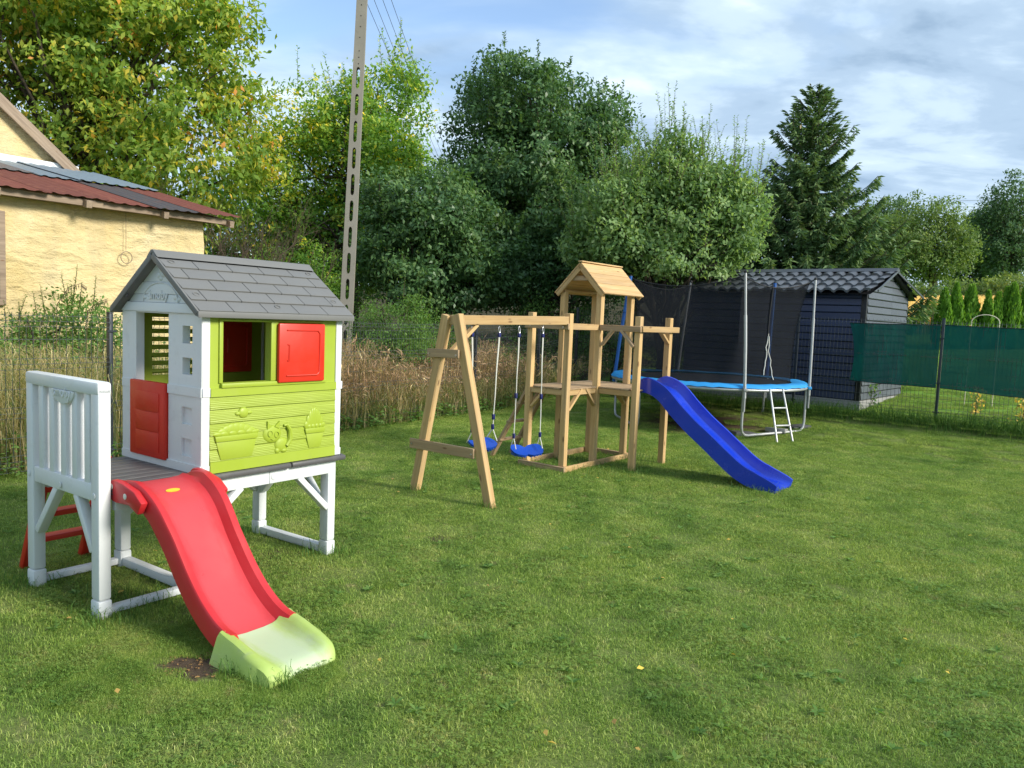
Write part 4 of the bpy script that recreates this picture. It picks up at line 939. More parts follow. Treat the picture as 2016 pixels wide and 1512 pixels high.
m2 = N(t, 'ShaderNodeMixShader'); m2.inputs[0].default_value = .95; t.links.new(tr.outputs[0], m2.inputs[1]); t.links.new(m1.outputs[0], m2.inputs[2]); t.links.new(m2.outputs[0], out.inputs[0])
PSX = plastic('screen_seam', (.002, .028, .03), .7)
ps = empty('privacy_screen', (FR0.x, FR0.y, gz(*FR0)), 0, 'dark green privacy sheeting tied along the upper part of the wire fence', 'privacy screen')
def scr(s_, zf_):
    p = FR0 + FRD * s_; nrm = Vector((-FRN.x, -FRN.y)); bot = .56 + .02 * s_ * 0; 
    if s_ > .9: bot += .03 * (s_ - .9)
    topz = 1.585 - .022 * math.sin((s_ % 2.3) / 2.3 * math.pi) 
    if s_ < 0: bot -= .06 * min(1, -s_)
    z = topz + (bot - topz) * zf_; e = -.055 + .016 * math.sin(s_ * 7 + zf_ * 4) + .010 * math.sin(s_ * 19 - zf_ * 6) + .006 * math.sin(s_ * 43 + zf_ * 9)
    return Vector((p.x - FR0.x - nrm.x * e, p.y - FR0.y - nrm.y * e, z + gz(p.x, p.y) - gz(*FR0)))
# the sheet hangs on the lawn side of the mesh, in two lengths that meet at the post
for (a, c_, nm_) in ((1.36, .03, 'sheet'), (-.03, -4.6, 'sheet')):
    def f_(a_, b_, a=a, c_=c_):
        s_ = a + (c_ - a) * a_
        if a > 1: s_ += (1 - a_) * (.06 * (1 - b_) ** 3 - .05 * math.sin(math.pi * b_))
        return scr(s_, b_)
    g = MB(); g.grid(f_, 50, 14); so_ = g.build(nm_, gs, ps, smooth=True)
    MB().tube([f_(k / 40, 0) for k in range(41)], .007, 5).build('hem', PSX, so_, smooth=True); MB().tube([f_(k / 40, 1) for k in range(41)], .006, 5).build('hem', PSX, so_, smooth=True)

# ================================================================ SHED
SHN = metal('shaded_navy_siding', (.034, .046, .098), .42, .25, .2, (.06, .065, .08))  # front faces away from the sun; its shade is put into this dark blue
SHG = metal('lit_graphite_siding', (.092, .103, .124), .45, .2, .15, (.25, .25, .25))  # same cladding on the sunny gable, its light put into a paler grey
SHR = metal('graphite_metal_tiles', (.085, .092, .105), .40, .25, .25, (.15, .15, .15))
SHD = metal('black_corner_trim', (.012, .013, .016), .5, .2, .2)
sx0 = Vector((6.15, 13.77)); sF = Vector((-.75, .66)).normalized(); sG = Vector((sF.y, -sF.x)); sG = sG if sG.y > 0 else -sG
SB = gz(6.15, 13.77) + .02; ang = math.atan2(-sF.y, -sF.x)       # local x runs along the front towards the right-hand corner
shd = empty('shed', (sx0.x, sx0.y, SB), ang, 'metal clad garden shed, front coloured dark blue for shade, with graphite tiled roof behind the fence', 'shed')
LS, DS, HE, HR = 3.5, 2.45, 2.09, 2.46                              # length, depth, eaves, ridge
# local: x from -LS (left end) to 0 (right corner), y from 0 (front) to DS (back)
MB().box((-LS - .02, -.03, -.35), (.03, DS + .02, .15)).build('foundation', CONC, shd, bevel=.01)
MB().box((-LS + .02, .02, .15), (-.02, DS - .02, HE)).build('wall_core', SHN, shd)
nz = 15; dz = (HE - .16) / nz
for i in range(nz):
    z = .16 + i * dz; MB().prism([(-.018, z), (-.026, z + .012), (-.012, z + dz - .012), (.018, z + dz - .004), (.018, z)], (0, 1, 0), (0, 0, 1), (1, 0, 0), (-LS, 0, 0), LS - .075).build('front_siding', SHN, shd)
MB().box((-.075, -.034, .15), (.016, .03, HE + .02)).build('corner_trim', SHD, shd, bevel=.004)
for i in range(nz + 5):
    z = .16 + i * dz; zt_ = min(z + dz, HR - .03)
    def wid(zz_):
        if zz_ <= HE: return 0.0
        return (zz_ - HE) / (HR - HE) * DS / 2
    if z >= HR - .06: break
    a0, a1 = wid(z + dz * .5), DS - wid(z + dz * .5)
    x0 = -.0
    for (b0, b1) in ((max(a0, .032), 1.42), (1.424, a1)):
        if b1 - b0 < .05: continue
        MB().prism([(.016, z), (.028, z + .012), (.012, zt_ - .012), (-.014, zt_ - .004), (-.014, z)], (1, 0, 0), (0, 0, 1), (0, 1, 0), (0, b0, 0), b1 - b0).build('gable_siding', SHG, shd)
MB().prism([(.0, .15), (DS, .15), (DS, HE), (DS / 2, HR - .02), (.0, HE)], (0, 1, 0), (0, 0, 1), (1, 0, 0), (-.06, 0, 0), .04).build('gable_core', SHN, shd)
MB().box((-.03, DS - .02, .15), (.02, DS + .03, HE)).build('corner_trim', SHD, shd)
# tiled roof: courses of pressed waves
ov, og = .22, .24; per = .225; nco = 4
for side in (0, 1):
    s_l = math.hypot(DS / 2 + ov, (HR - HE) * (DS / 2 + ov) / (DS / 2)); rz_ = (HR - HE) / (DS / 2)
    tot = DS / 2 + ov
    for cidx in range(nco):
        b = MB(); nW = int((LS + 2 * og) / per) * 8
        def rpt(a_, b_, cidx=cidx):
            x = -LS - og + (LS + og + .12) * a_; run_ = tot * (cidx + b_) / nco; z = HR - rz_ * run_ + .055
            wv_ = math.sin(2 * math.pi * x / per); z += .034 * (wv_ * .75 + .25 * math.cos(4 * math.pi * x / per)) + (-.0 + .040 * b_)
            y = DS / 2 - run_ - (.012 * wv_ if b_ > .9 else 0)
            if side: y = DS - y
            return (x, y, z)
        b.grid(rpt, nW, 3)
        bo = len(b.v); w = nW + 1
        base_i = 3 * w
        for i in range(w): x, y, z = b.v[base_i + i]; b.v.append((x, y + (.004 if not side else -.004), z - .042))
        for i in range(nW): b.f.append((base_i + i, base_i + i + 1, bo + i + 1, bo + i))
        b.build('roof_tile_course', SHR, shd, smooth=True)
    b = MB(); yy = lambda run_: (DS / 2 - run_) if not side else (DS / 2 + run_)
    b.add([(-LS - og, yy(0), HR - .0), (.12, yy(0), HR - .0), (.12, yy(tot), HR - rz_ * tot), (-LS - og, yy(tot), HR - rz_ * tot)], [(0, 1, 2, 3)]); b.build('roof_underside', SHD, shd)
    og2 = .12; MB().beam((og2 + .005, yy(.0), HR + .045), (og + .005, yy(tot + .01), HR - rz_ * tot + .06), .02, .035, (0, 0, 1)).build('verge_flashing', SHR, shd)
MB().prism([(-.12, -.035), (-.03, .03), (.03, .03), (.12, -.035)], (0, 1, 0), (0, 0, 1), (1, 0, 0), (-LS - og - .01, DS / 2, HR + .085), LS + og + .15).build('ridge_cap', SHR, shd)

# ================================================================ OLD BARN
pl, t, out = new_mat('ochre_lime_plaster'); b = principled(t, out, .92, .15); oc = objcoord(t, (1, 1, 1), False)
n1 = noise(t, .8, 6, .65, oc); n2 = noise(t, 6, 6, .65, oc)
c = ramp(t, n1, [(.3, (.64, .49, .22)), (.55, (.74, .60, .33)), (.75, (.79, .69, .45))], 'LINEAR').outputs[0]
c = mixcol(t, ramp(t, n2, [(.55, (0, 0, 0)), (.8, (.35,) * 3)], 'LINEAR').outputs[0], c, (.55, .40, .20))
c = mixcol(t, ramp(t, noise(t, 1.0, 6, .65, objcoord(t, (3.2, 3.2, .55), False)), [(.50, (0, 0, 0)), (.72, (.55,) * 3)], 'LINEAR').outputs[0], c, (.50, .42, .27))
t.links.new(c, b.inputs[0])
oc2 = objcoord(t, (1, 1, 2.2), False); vr = N(t, 'ShaderNodeTexVoronoi'); vr.inputs['Scale'].default_value = 3.2; t.links.new(mixcol(t, .12, oc2, N(t, 'ShaderNodeTexNoise').outputs[1]), vr.inputs['Vector'])
hs = math_(t, 'ADD', math_(t, 'MULTIPLY', noise(t, 5, 7, .7, oc2), .8), math_(t, 'MULTIPLY', vr.outputs['Distance'], .5)); bump(t, hs, 1.0, .075, b)
RUST = [metal('rusty_sheet', (.17, .044, .028), .85, .05, .7, (.25, .088, .045)), metal('dull_tin_sheet', (.16, .15, .15), .65, .2, .8, (.25, .10, .06)), metal('dark_tin_sheet', (.085, .075, .08), .7, .2, .7, (.16, .07, .045)), metal('blue_grey_tin_sheet', (.24, .30, .36), .5, .35, .25, (.17, .14, .12))]
bn = empty('barn', (-5.0, 12.5, 0), math.atan2(.835, .55), 'old ochre plastered barn with rusty corrugated lean-to roof', 'barn')
# local x runs along the wall away from the camera (x=0 at the far corner), y into the barn (local +y = left/back)
rb_ = random.Random(9)
wl = MB(); NXW, NZW = 60, 28
def wallpt(a_, b_): 
    x = -9 * (1 - a_); z = -.2 + 3.17 * b_; n_ = .03 * math.sin(x * 2.1 + z * 1.7) + .022 * math.sin(x * 4.7 - z * 3.3) + rb_.uniform(-.012, .012); return (x, n_, z)
wl.grid(wallpt, NXW, NZW); wo_ = wl.build('front_wall', pl, bn, smooth=True)
w2 = MB(); w2.grid(lambda a_, b_: (.0 + .02 * math.sin(b_ * 20 + a_ * 9), 4.2 * a_, -.2 + (3.14 + .92 * a_) * b_), 20, 20); w2.build('end_wall', pl, bn, smooth=True)
ge = MB(); 
def gabpt(a_, b_):
    x = .1 - 9 * a_; zt_ = 3.98 + max(0, (-x)) * .80; z = 3.3 + (zt_ - 3.3) * b_; return (x, 4.0 + .02 * math.sin(x * 3 + z * 2.2) + rb_.uniform(-.01, .01), z)
ge.grid(gabpt, 50, 16); ge.build('gable_wall', pl, bn, smooth=True)
# main roof behind the gable, with weathered verge board
BW = wood('weathered_board', (.34, .27, .21), (.22, .17, .13), grey=.3)
MB().add([(.45, 3.9, 3.66), (-9, 3.9, 11.25), (-9, 12, 11.25), (.45, 12, 3.66), (.45, 3.9, 3.78), (-9, 3.9, 11.37), (-9, 12, 11.37), (.45, 12, 3.78)], [(0, 1, 2, 3), (4, 7, 6, 5), (0, 4, 5, 1), (1, 5, 6, 2), (2, 6, 7, 3), (3, 7, 4, 0)]).build('main_roof', RUST[2], bn)
timber('verge_board', (.38, 3.86, 3.70), (-8.6, 3.86, 10.92), .04, .19, BW, bn)
timber('flashing', (.12, 3.93, 4.04), (-8, 3.93, 3.98), .03, .16, PW, bn)
# lean-to roof: corrugated sheets in two rows, each sheet its own
def roofz(x, y): return 3.06 + .03 * math.sin(x * .7) + (y + .32) / 4.32 * (.98) + .015 * x * .3
for row in (0, 1):
    x = .46
    i = 0
    while x > -8.2:
        wdt = rb_.uniform(.58, .82); y0, y1 = (-.36 + rb_.uniform(-.05, .05), 2.1) if row == 0 else (1.85, 4.0)
        if row == 1 and x > -.6: y1 = 3.98
        m_ = rb_.choice([0, 0, 0, 0, 2, 1, 0] if row else [0, 0, 0, 1, 0, 2, 0]) if not (row == 1 and x > -1.5) else 3
        b = MB(); nx2 = 28; lift = rb_.uniform(0, .02) + .012 * (i % 2)
        def cp(a_, b_, x=x, wdt=wdt, y0=y0, y1=y1, lift=lift):
            xx = x - (wdt + .05) * a_; yy = y0 + (y1 - y0) * b_; return (xx, yy, roofz(xx, yy) + .013 * max(-.2, math.sin(xx * 2 * math.pi / .19)) + lift + (.03 if row else 0) * (1 - b_))
        b.grid(cp, nx2, 4); b.build('roof_sheet', RUST[m_], bn, smooth=True); x -= wdt; i += 1
timber('eave_board', (.40, -.24, 2.99), (-4.2, -.24, 2.965), .03, .09, BW, bn); timber('eave_board', (-4.21, -.245, 2.975), (-8.2, -.245, 2.93), .03, .09, BW, bn)
for k in range(8): timber('rafter', (.30 - 1.13 * k, -.34, 2.95), (.30 - 1.13 * k, 1.2, 3.26), .08, .10, BW, bn)
timber('wall_plate', (.15, -.0, 3.02), (-8.5, -.0, 2.98), .16, .12, BW, bn)
wfm = MB(); wfm.box((-3.62, -.06, 1.55), (-2.88, .03, 2.75)); wfm.build('window_frame', BW, bn, bevel=.01)
gl, t, out = new_mat('dusty_glass'); b = principled(t, out, .12, .6); t.links.new(mixcol(t, noise(t, 8, 5, .6, objcoord(t)), (.012, .014, .016), (.05, .05, .048)), b.inputs[0])
MB().box((-3.54, -.068, 1.63), (-2.96, -.061, 2.67)).build('window_pane', gl, bn)
MB().tube([(-1.28 + .0 * k, -.045, 3.0 - k * .12) for k in range(6)] , .0035, 5).build('hanging_wire', BW, bn, smooth=True)
MB().tube([(-1.28 + .085 * math.cos(a), -.06, 2.30 + .085 * math.sin(a)) for a in [2 * math.pi * k / 18 for k in range(18)]], .006, 6, closed=True).build('wire_coil', BW, bn, smooth=True)

# ================================================================ CONCRETE POLE AND WIRES
PC = plastic('pole_concrete', (.25, .235, .20), .92, (.32, .30, .255), dirt=(.16, .15, .12), dirt_amt=.55, spec=.15)
YP = 15.5; pb, ptp = AT(683, 600, YP), AT(717, -80, YP)
dv_ = (ptp - pb).normalized(); zb_ = gz(pb.x, pb.y); base = pb - dv_ * ((pb.z - zb_ + .3) / dv_.z); top = pb + dv_ * ((9.2 - pb.z) / dv_.z)
up_ = empty('utility_pole', (base.x, base.y, zb_), 0, 'tall slotted grey concrete power pole leaning slightly behind the playhouse', 'utility pole')
LP = (top - base).length
XL = Vector((1, .12, 0)).normalized(); Zl = dv_; Yl = Zl.cross(XL).normalized(); XL = Yl.cross(Zl)
def half(z): return .135 - .045 * z / LP
pm = MB()
def PT(x, y, z): return base - Vector((base.x, base.y, zb_)) + XL * x + Yl * y + Zl * z
slots = []
zs0 = (AT(691, 590, YP) - base).length
for k in range(-6, 11): slots.append((zs0 + k * .505, zs0 + k * .505 + .40))
slots = [s_ for s_ in slots if s_[0] > .4 and s_[1] < LP - 2.45]
cur = 0; TD = .085
def bxp(x0a, x1a, x0b, x1b, za, zb):
    vsx = [PT(x0a, -TD, za), PT(x1a, -TD, za), PT(x1a, TD, za), PT(x0a, TD, za), PT(x0b, -TD, zb), PT(x1b, -TD, zb), PT(x1b, TD, zb), PT(x0b, TD, zb)]
    pm.add(vsx, [(0, 3, 2, 1), (4, 5, 6, 7), (0, 1, 5, 4), (1, 2, 6, 5), (2, 3, 7, 6), (3, 0, 4, 7)])
def solid(za, zb): bxp(-half(za), half(za), -half(zb), half(zb), za, zb)
for (a, c_) in slots:
    solid(cur, a); hw = .036
    # rounded ends: step the slot width
    zl = [a, a + .018, a + .05, c_ - .05, c_ - .018, c_]; wl_ = [.5, .86, 1, .86, .5]
    for (za, zb, k_) in zip(zl[:-1], zl[1:], wl_):
        h_ = hw * k_; bxp(-half(za), -h_, -half(zb), -h_, za, zb); bxp(h_, half(za), h_, half(zb), za, zb)
    cur = c_
solid(cur, LP); pm.build('shaft', PC, up_, weld=True)
HOL = plastic('hole_dark', (.02, .02, .018), .9)
for z in [cur + .06 + .12 * k for k in range(3)] + [cur + .55 + .2 * k for k in range(4)]:
    cyl_disc(MB(), PT(0, -TD - .001, z) if (Yl.y > 0) else PT(0, TD + .001, z), -Yl if Yl.y > 0 else Yl, .011, .002, 10).build('bolt_hole', HOL, up_)
MB().beam(PT(-.75, 0, LP - .35), PT(.55, 0, LP - .35), .09, .09).build('crossarm', FGR, up_)
CAB = plastic('weathered_cable', (.09, .10, .09), .7)
far = AT(968, 508, 62)
for i, (px, fx, z) in enumerate(((690, 960, -70), (712, 962, -62), (722, 966, -85), (737, 972, -95))):
    A = AT(px, z, YP - .05); B = AT(fx, 505 + 3 * i, 62); b = MB(); pts_ = []
    for k in range(25):
        f_ = k / 24; p = A.lerp(B, f_); p.z -= .55 * 4 * f_ * (1 - f_); pts_.append(p)
    o = b.tube(pts_, .0055, 5).build('power_line', CAB, smooth=True); tag(o, 'thin overhead wire running from the slotted concrete pole over the trees', 'power line', 'wires strung from the concrete pole')
for i, (ya, yb) in enumerate(((390, 380), (396, 397), (402, 404))):
    A, B = AT(1650, ya, 120), AT(2120, yb, 120); b = MB(); o = b.tube([A.lerp(B, k / 12) - Vector((0, 0, .8 * 4 * (k / 12) * (1 - k / 12))) for k in range(13)], .022, 4).build('power_line', CAB); tag(o, 'faint distant overhead wire above the far round trees', 'power line', 'far wires beyond the fields')
# ================================================================ VEGETATION
BARK = wood('bark', (.10, .085, .065), (.055, .045, .035), rough=.95)
TWIG = plastic('twig_bark', (.085, .065, .045), .9, (.13, .10, .07), spec=.15)
LM_WAL = leafmat('yellowing_broad_leaf', [(0, (.040, .080, .014)), (.45, (.085, .135, .022)), (.72, (.165, .185, .030)), (.90, (.33, .24, .035)), (1, (.27, .12, .03))], .38, gain=1.3)
LM_ELM = leafmat('mid_green_leaf', [(0, (.036, .082, .016)), (.5, (.075, .140, .026)), (.75, (.145, .190, .030)), (.9, (.36, .30, .03)), (1, (.45, .33, .03))], .38, gain=1.3)
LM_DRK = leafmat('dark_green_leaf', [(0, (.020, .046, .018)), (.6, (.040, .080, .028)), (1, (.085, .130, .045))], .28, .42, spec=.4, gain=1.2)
LM_APP = leafmat('apple_leaf', [(0, (.036, .070, .026)), (.6, (.080, .125, .046)), (1, (.150, .195, .085))], .35, .5, spec=.3, gain=1.35)
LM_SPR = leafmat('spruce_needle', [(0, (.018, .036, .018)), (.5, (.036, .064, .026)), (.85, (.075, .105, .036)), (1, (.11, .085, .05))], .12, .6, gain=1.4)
LM_FAR = leafmat('far_tree_leaf', [(0, (.040, .070, .020)), (.5, (.075, .115, .032)), (1, (.130, .160, .050))], .3)
LM_FARD = leafmat('far_dark_tree_leaf', [(0, (.030, .060, .028)), (.5, (.050, .090, .038)), (1, (.085, .130, .050))], .3)
LM_THU = leafmat('thuja_spray', [(0, (.030, .070, .012)), (.5, (.070, .145, .018)), (1, (.130, .220, .030))], .25)
LM_NET = leafmat('nettle_leaf', [(0, (.030, .070, .016)), (.5, (.065, .125, .028)), (1, (.120, .180, .050))], .35)
LM_DRY = leafmat('dry_stalk', [(0, (.070, .085, .030)), (.35, (.160, .110, .070)), (.65, (.270, .175, .110)), (.85, (.36, .27, .15)), (1, (.46, .37, .22))], .25, .8)
LM_REED = leafmat('pale_tall_grass', [(0, (.045, .075, .022)), (.4, (.100, .110, .045)), (.7, (.260, .210, .115)), (1, (.42, .35, .21))], .35, .75)
LM_WHE = leafmat('ripe_crop', [(0, (.30, .22, .08)), (1, (.52, .40, .17))], .25, .8)
LM_RGH = leafmat('rough_grass_blade', [(0, (.022, .052, .012)), (.6, (.055, .110, .022)), (1, (.12, .17, .045))], .3)

def branch_tubes(b, a, c_, r0, r1, n=5, wob=.06, rr=None):
    pts_ = []
    for k in range(5):
        f_ = k / 4; p = Vector(a).lerp(Vector(c_), f_)
        if 0 < k < 4 and rr: p += Vector((rr.uniform(-1, 1), rr.uniform(-1, 1), rr.uniform(-.4, .4))) * wob * (Vector(c_) - Vector(a)).length
        pts_.append(p)
    b.tube(pts_, [r0 + (r1 - r0) * k / 4 for k in range(5)], n)
def bumpify(lobes, rg_):
    out_ = [tuple(l) for l in lobes]
    for (x, y, z, a, b_, c_) in lobes:
        for k in range(6):
            d = unit(rg_.normal(0, 1, 3)); d[2] = d[2] * .8 + .15; s_ = rg_.uniform(.28, .46); out_.append((x + d[0] * a * .85, y + d[1] * b_ * .85, z + d[2] * c_ * .9, a * s_, b_ * s_, c_ * s_ * 1.15))
    return out_
def crown_leaves(lobes, ncl, per, leaf, spread, rg_, tint_mu=.4, up_bias=.35, inner=.45, shoots=0, shoot_len=.8, droop=0.0, tintfn=None, aspect=.5):
    """clumps of leaves through the lobes' volume; returns quads, tints, clump centres"""
    lob = np.array(bumpify(lobes, rg_), float); vol = (lob[:, 3] * lob[:, 4] * lob[:, 5]) ** .67; pick = rg_.choice(len(lob), ncl, p=vol / vol.sum()); l = lob[pick]
    d = unit(rg_.normal(0, 1, (ncl, 3))); rad = inner + (1 - inner) * rg_.random(ncl) ** .45
    rad = rad * (1 + .13 * np.sin(d[:, 0] * 5 + pick * 2.1) * np.cos(d[:, 2] * 6 + pick))
    fill = rg_.random(ncl) < .38; rad = np.where(fill, .15 + .65 * rg_.random(ncl), np.maximum(rad, .78))
    cc = l[:, :3] + d * l[:, 3:6] * rad[:, None]
    ctint = rg_.normal(0, .16, ncl)
    n = ncl * per; ci_ = np.repeat(np.arange(ncl), per)
    off = rg_.normal(0, 1, (n, 3)); off = unit(off) * (rg_.random(n) ** .55)[:, None] * (spread * np.where(fill, 1.5, .86))[ci_][:, None]; off[:, 2] *= .66
    C = cc[ci_] + off; out_ = d[ci_]
    nr = out_ * .75 + np.array([.18, -.12, 1.]) * (up_bias + .2) + rg_.normal(0, .42, (n, 3)); ax = rg_.normal(0, 1, (n, 3)) + out_ * .5; ax[:, 2] -= .35 + droop
    L = leaf * rg_.uniform(.6, 1.25, n); tint = tint_mu + ctint[ci_] + rg_.normal(0, .13, n)
    if tintfn is not None: tint = tint + tintfn(C)
    Q = [leaf_quads(C, ax, nr, L, L * aspect)]; Tn = [tint]
    if shoots:
        k = rg_.choice(len(lob), shoots, p=vol / vol.sum()); dd = unit(np.stack([rg_.normal(0, .55, shoots), rg_.normal(0, .55, shoots), np.abs(rg_.normal(.9, .25, shoots))], 1)); s0 = lob[k, :3] + dd * lob[k, 3:6] * .9
        sdir = unit(dd * .45 + np.array([0, 0, 1.]) + rg_.normal(0, .18, (shoots, 3))); sl_ = shoot_len * rg_.uniform(.4, 1.1, shoots); m = 34
        f_ = np.tile(np.linspace(0, 1, m), shoots); ii = np.repeat(np.arange(shoots), m); c0 = s0[ii] + sdir[ii] * (sl_[ii] * f_)[:, None]
        a = rg_.uniform(0, 6.28, len(ii)); ax2 = np.stack([np.cos(a), np.sin(a), np.full(len(ii), .55)], 1); L2 = leaf * rg_.uniform(.6, 1.05, len(ii)) * (1 - .35 * f_)
        Q.append(leaf_quads(c0 + unit(ax2) * L2[:, None] * .5, ax2, np.stack([-np.cos(a) * .4, -np.sin(a) * .4, np.ones(len(ii))], 1) + rg_.normal(0, .3, (len(ii), 3)), L2, L2 * aspect)); Tn.append(tint_mu + .12 + rg_.normal(0, .12, len(ii)))
        return np.concatenate(Q), np.concatenate(Tn), cc, (s0, s0 + sdir * sl_[:, None])
    return np.concatenate(Q), np.concatenate(Tn), cc, None
def tree(name, base, lobes, ncl, per, leaf, spread, mat, label, cat='tree', trunk_r=.15, seed=1, group=None, nbr=40, trunk_top=None, stems=1, **kw):
    rg_ = np.random.default_rng(seed); rr = random.Random(seed); bx_, by_ = base; bz = gz(bx_, by_); tr_o = empty(name, (bx_, by_, bz), 0, label, cat, group)
    lob = [(x - bx_, y - by_, z - bz, a, b_, c_) for (x, y, z, a, b_, c_) in lobes]
    Q, Tn, cc, sh = crown_leaves(lob, ncl, per, leaf, spread, rg_, **kw)
    Q = Q[Q[:, :, 2].min(1) > .02] if False else Q
    link('crown', quads_mesh('crown', Q, Tn, mat), None, tr_o)
    b = MB(); L0 = np.array(lob); mz = float((L0[:, 2]).mean()); tt = trunk_top or mz
    cen = L0[:, :3].mean(0)
    for s_ in range(stems):
        ox, oy = (0, 0) if stems == 1 else (rr.uniform(-.35, .35), rr.uniform(-.25, .25))
        tx, ty = (cen[0] * .6 + ox * 2.5, cen[1] * .6 + oy * 2.5)
        pts_ = [(ox, oy, -.15), (ox + .02, oy, .25 * tt), (ox * .8 + tx * .3 + rr.uniform(-.08, .08), oy + ty * .3, .6 * tt), (tx, ty, tt)]
        b.tube(pts_, [trunk_r * 1.15 / stems ** .4, trunk_r * .95 / stems ** .4, trunk_r * .7 / stems ** .4, trunk_r * .35 / stems ** .4], 8)
        for k in range(nbr // stems):
            c_ = cc[rr.randrange(len(cc))]; f_ = rr.uniform(.35, 1); a = Vector(pts_[1]).lerp(Vector(pts_[3]), f_); a = Vector(pts_[2]).lerp(Vector(pts_[3]), (f_ - .6) / .4) if f_ > .6 else Vector(pts_[1]).lerp(Vector(pts_[2]), (f_ - .25) / .35 if f_ > .25 else 0)
            branch_tubes(b, a, Vector(c_), trunk_r * .28, .012, 5, .07, rr)
    b.build('trunk', BARK, tr_o, smooth=True)
    if sh is not None:
        s2 = MB()
        for a, c_ in zip(*sh): s2.tube([Vector(a), Vector(c_)], [.008, .002], 3, cap=False)
        tag(s2.build('shoots', TWIG, tr_o), kind='stuff')
    return tr_o
def LB(px, py, Y, rpx, rpy, ry=None):
    """lobe whose outline is centred on a photo pixel at distance Y"""
    p = AT(px, py, Y); k = Y / F; return (p.x, p.y, p.z, rpx * k, (ry if ry else rpx * k), rpy * k)
def XY(px, Y):
    p = AT(px, 700, Y); return (p.x, p.y)

# big yellowing tree behind the barn
Yt = 20
tree('broadleaf_tree', XY(150, Yt), [LB(60, 120, Yt, 190, 200), LB(280, 110, Yt, 170, 170), LB(420, 150, Yt, 100, 140), LB(200, 300, Yt, 170, 150), LB(380, 310, Yt - .6, 150, 130), LB(150, 5, Yt, 200, 130), LB(340, 30, Yt, 110, 70), LB(-60, 60, Yt, 150, 220), LB(470, 240, Yt, 70, 90), LB(300, 420, Yt, 170, 90)],
     1900, 28, .185, .48, LM_WAL, 'big leafy tree with yellowing brown-flecked leaves behind the old barn', trunk_r=.28, seed=11, nbr=60, inner=.35, tint_mu=.50, aspect=.46, droop=.35)
# tree with yellow patch behind the pole
Yt = 23
def ytint(C): return .20 * np.exp(-((C[:, 0] + 1.6) / 1.0) ** 2 - ((C[:, 2] - 6.3) / 1.5) ** 2)
tree('broadleaf_tree', XY(690, Yt), [LB(600, 260, Yt, 95, 100), LB(680, 240, Yt, 70, 70), LB(765, 225, Yt, 72, 100), LB(720, 330, Yt, 110, 90), LB(590, 380, Yt, 110, 110), LB(810, 230, Yt, 35, 80), LB(640, 470, Yt, 140, 110), LB(790, 330, Yt, 50, 70)],
     1300, 28, .140, .46, LM_ELM, 'tall light green tree with yellow leaf patches behind the concrete pole', trunk_r=.2, seed=12, nbr=55, inner=.35, tint_mu=.50, shoots=50, shoot_len=1.0, tintfn=ytint)
# dense dark tree, centre
Yt = 20
tree('broadleaf_tree', XY(1060, Yt), [LB(1010, 215, Yt, 125, 85), LB(1130, 250, Yt, 115, 90), LB(1060, 330, Yt, 170, 120), LB(1180, 330, Yt, 80, 110), LB(960, 250, Yt, 80, 90), LB(1080, 450, Yt, 190, 120), LB(950, 420, Yt, 120, 110), LB(1200, 240, Yt, 45, 60)],
     2500, 28, .125, .36, LM_DRK, 'dense dark green tree with a rounded crown behind the swing beam', trunk_r=.25, seed=13, nbr=60, inner=.32, tint_mu=.50, shoots=70, shoot_len=.45)
Yt = 17.5
tree('broadleaf_tree', XY(850, Yt), [LB(850, 430, Yt, 130, 90), LB(790, 490, Yt, 110, 90), LB(930, 500, Yt, 120, 90), LB(860, 560, Yt, 150, 70), LB(760, 400, Yt, 60, 60)],
     1400, 28, .118, .33, LM_DRK, 'low spreading dark green tree between the concrete pole and the swing frame', trunk_r=.14, seed=14, nbr=40, inner=.3, tint_mu=.52, shoots=40, shoot_len=.4, stems=3)
Yt = 18.5
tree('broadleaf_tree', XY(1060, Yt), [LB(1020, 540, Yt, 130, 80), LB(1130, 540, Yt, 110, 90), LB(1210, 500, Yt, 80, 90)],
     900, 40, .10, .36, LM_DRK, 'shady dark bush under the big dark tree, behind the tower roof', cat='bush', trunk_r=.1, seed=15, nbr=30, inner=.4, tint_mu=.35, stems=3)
# apple tree behind the trampoline
Yt = 16.2
tree('apple_tree', XY(1325, Yt), [LB(1320, 430, Yt, 140, 95), LB(1410, 460, Yt, 95, 80), LB(1235, 455, Yt, 105, 85), LB(1335, 360, Yt, 85, 70), LB(1400, 380, Yt, 60, 70), LB(1190, 490, Yt, 70, 65), LB(1450, 490, Yt, 55, 55), LB(1310, 510, Yt, 150, 50), LB(1270, 380, Yt, 60, 60), LB(1340, 310, Yt, 40, 45)],
     1800, 26, .110, .30, LM_APP, 'fresh green apple tree with upright shoots above the trampoline', trunk_r=.13, seed=16, nbr=60, inner=.3, tint_mu=.5, shoots=260, shoot_len=1.15, stems=2, trunk_top=2.6)
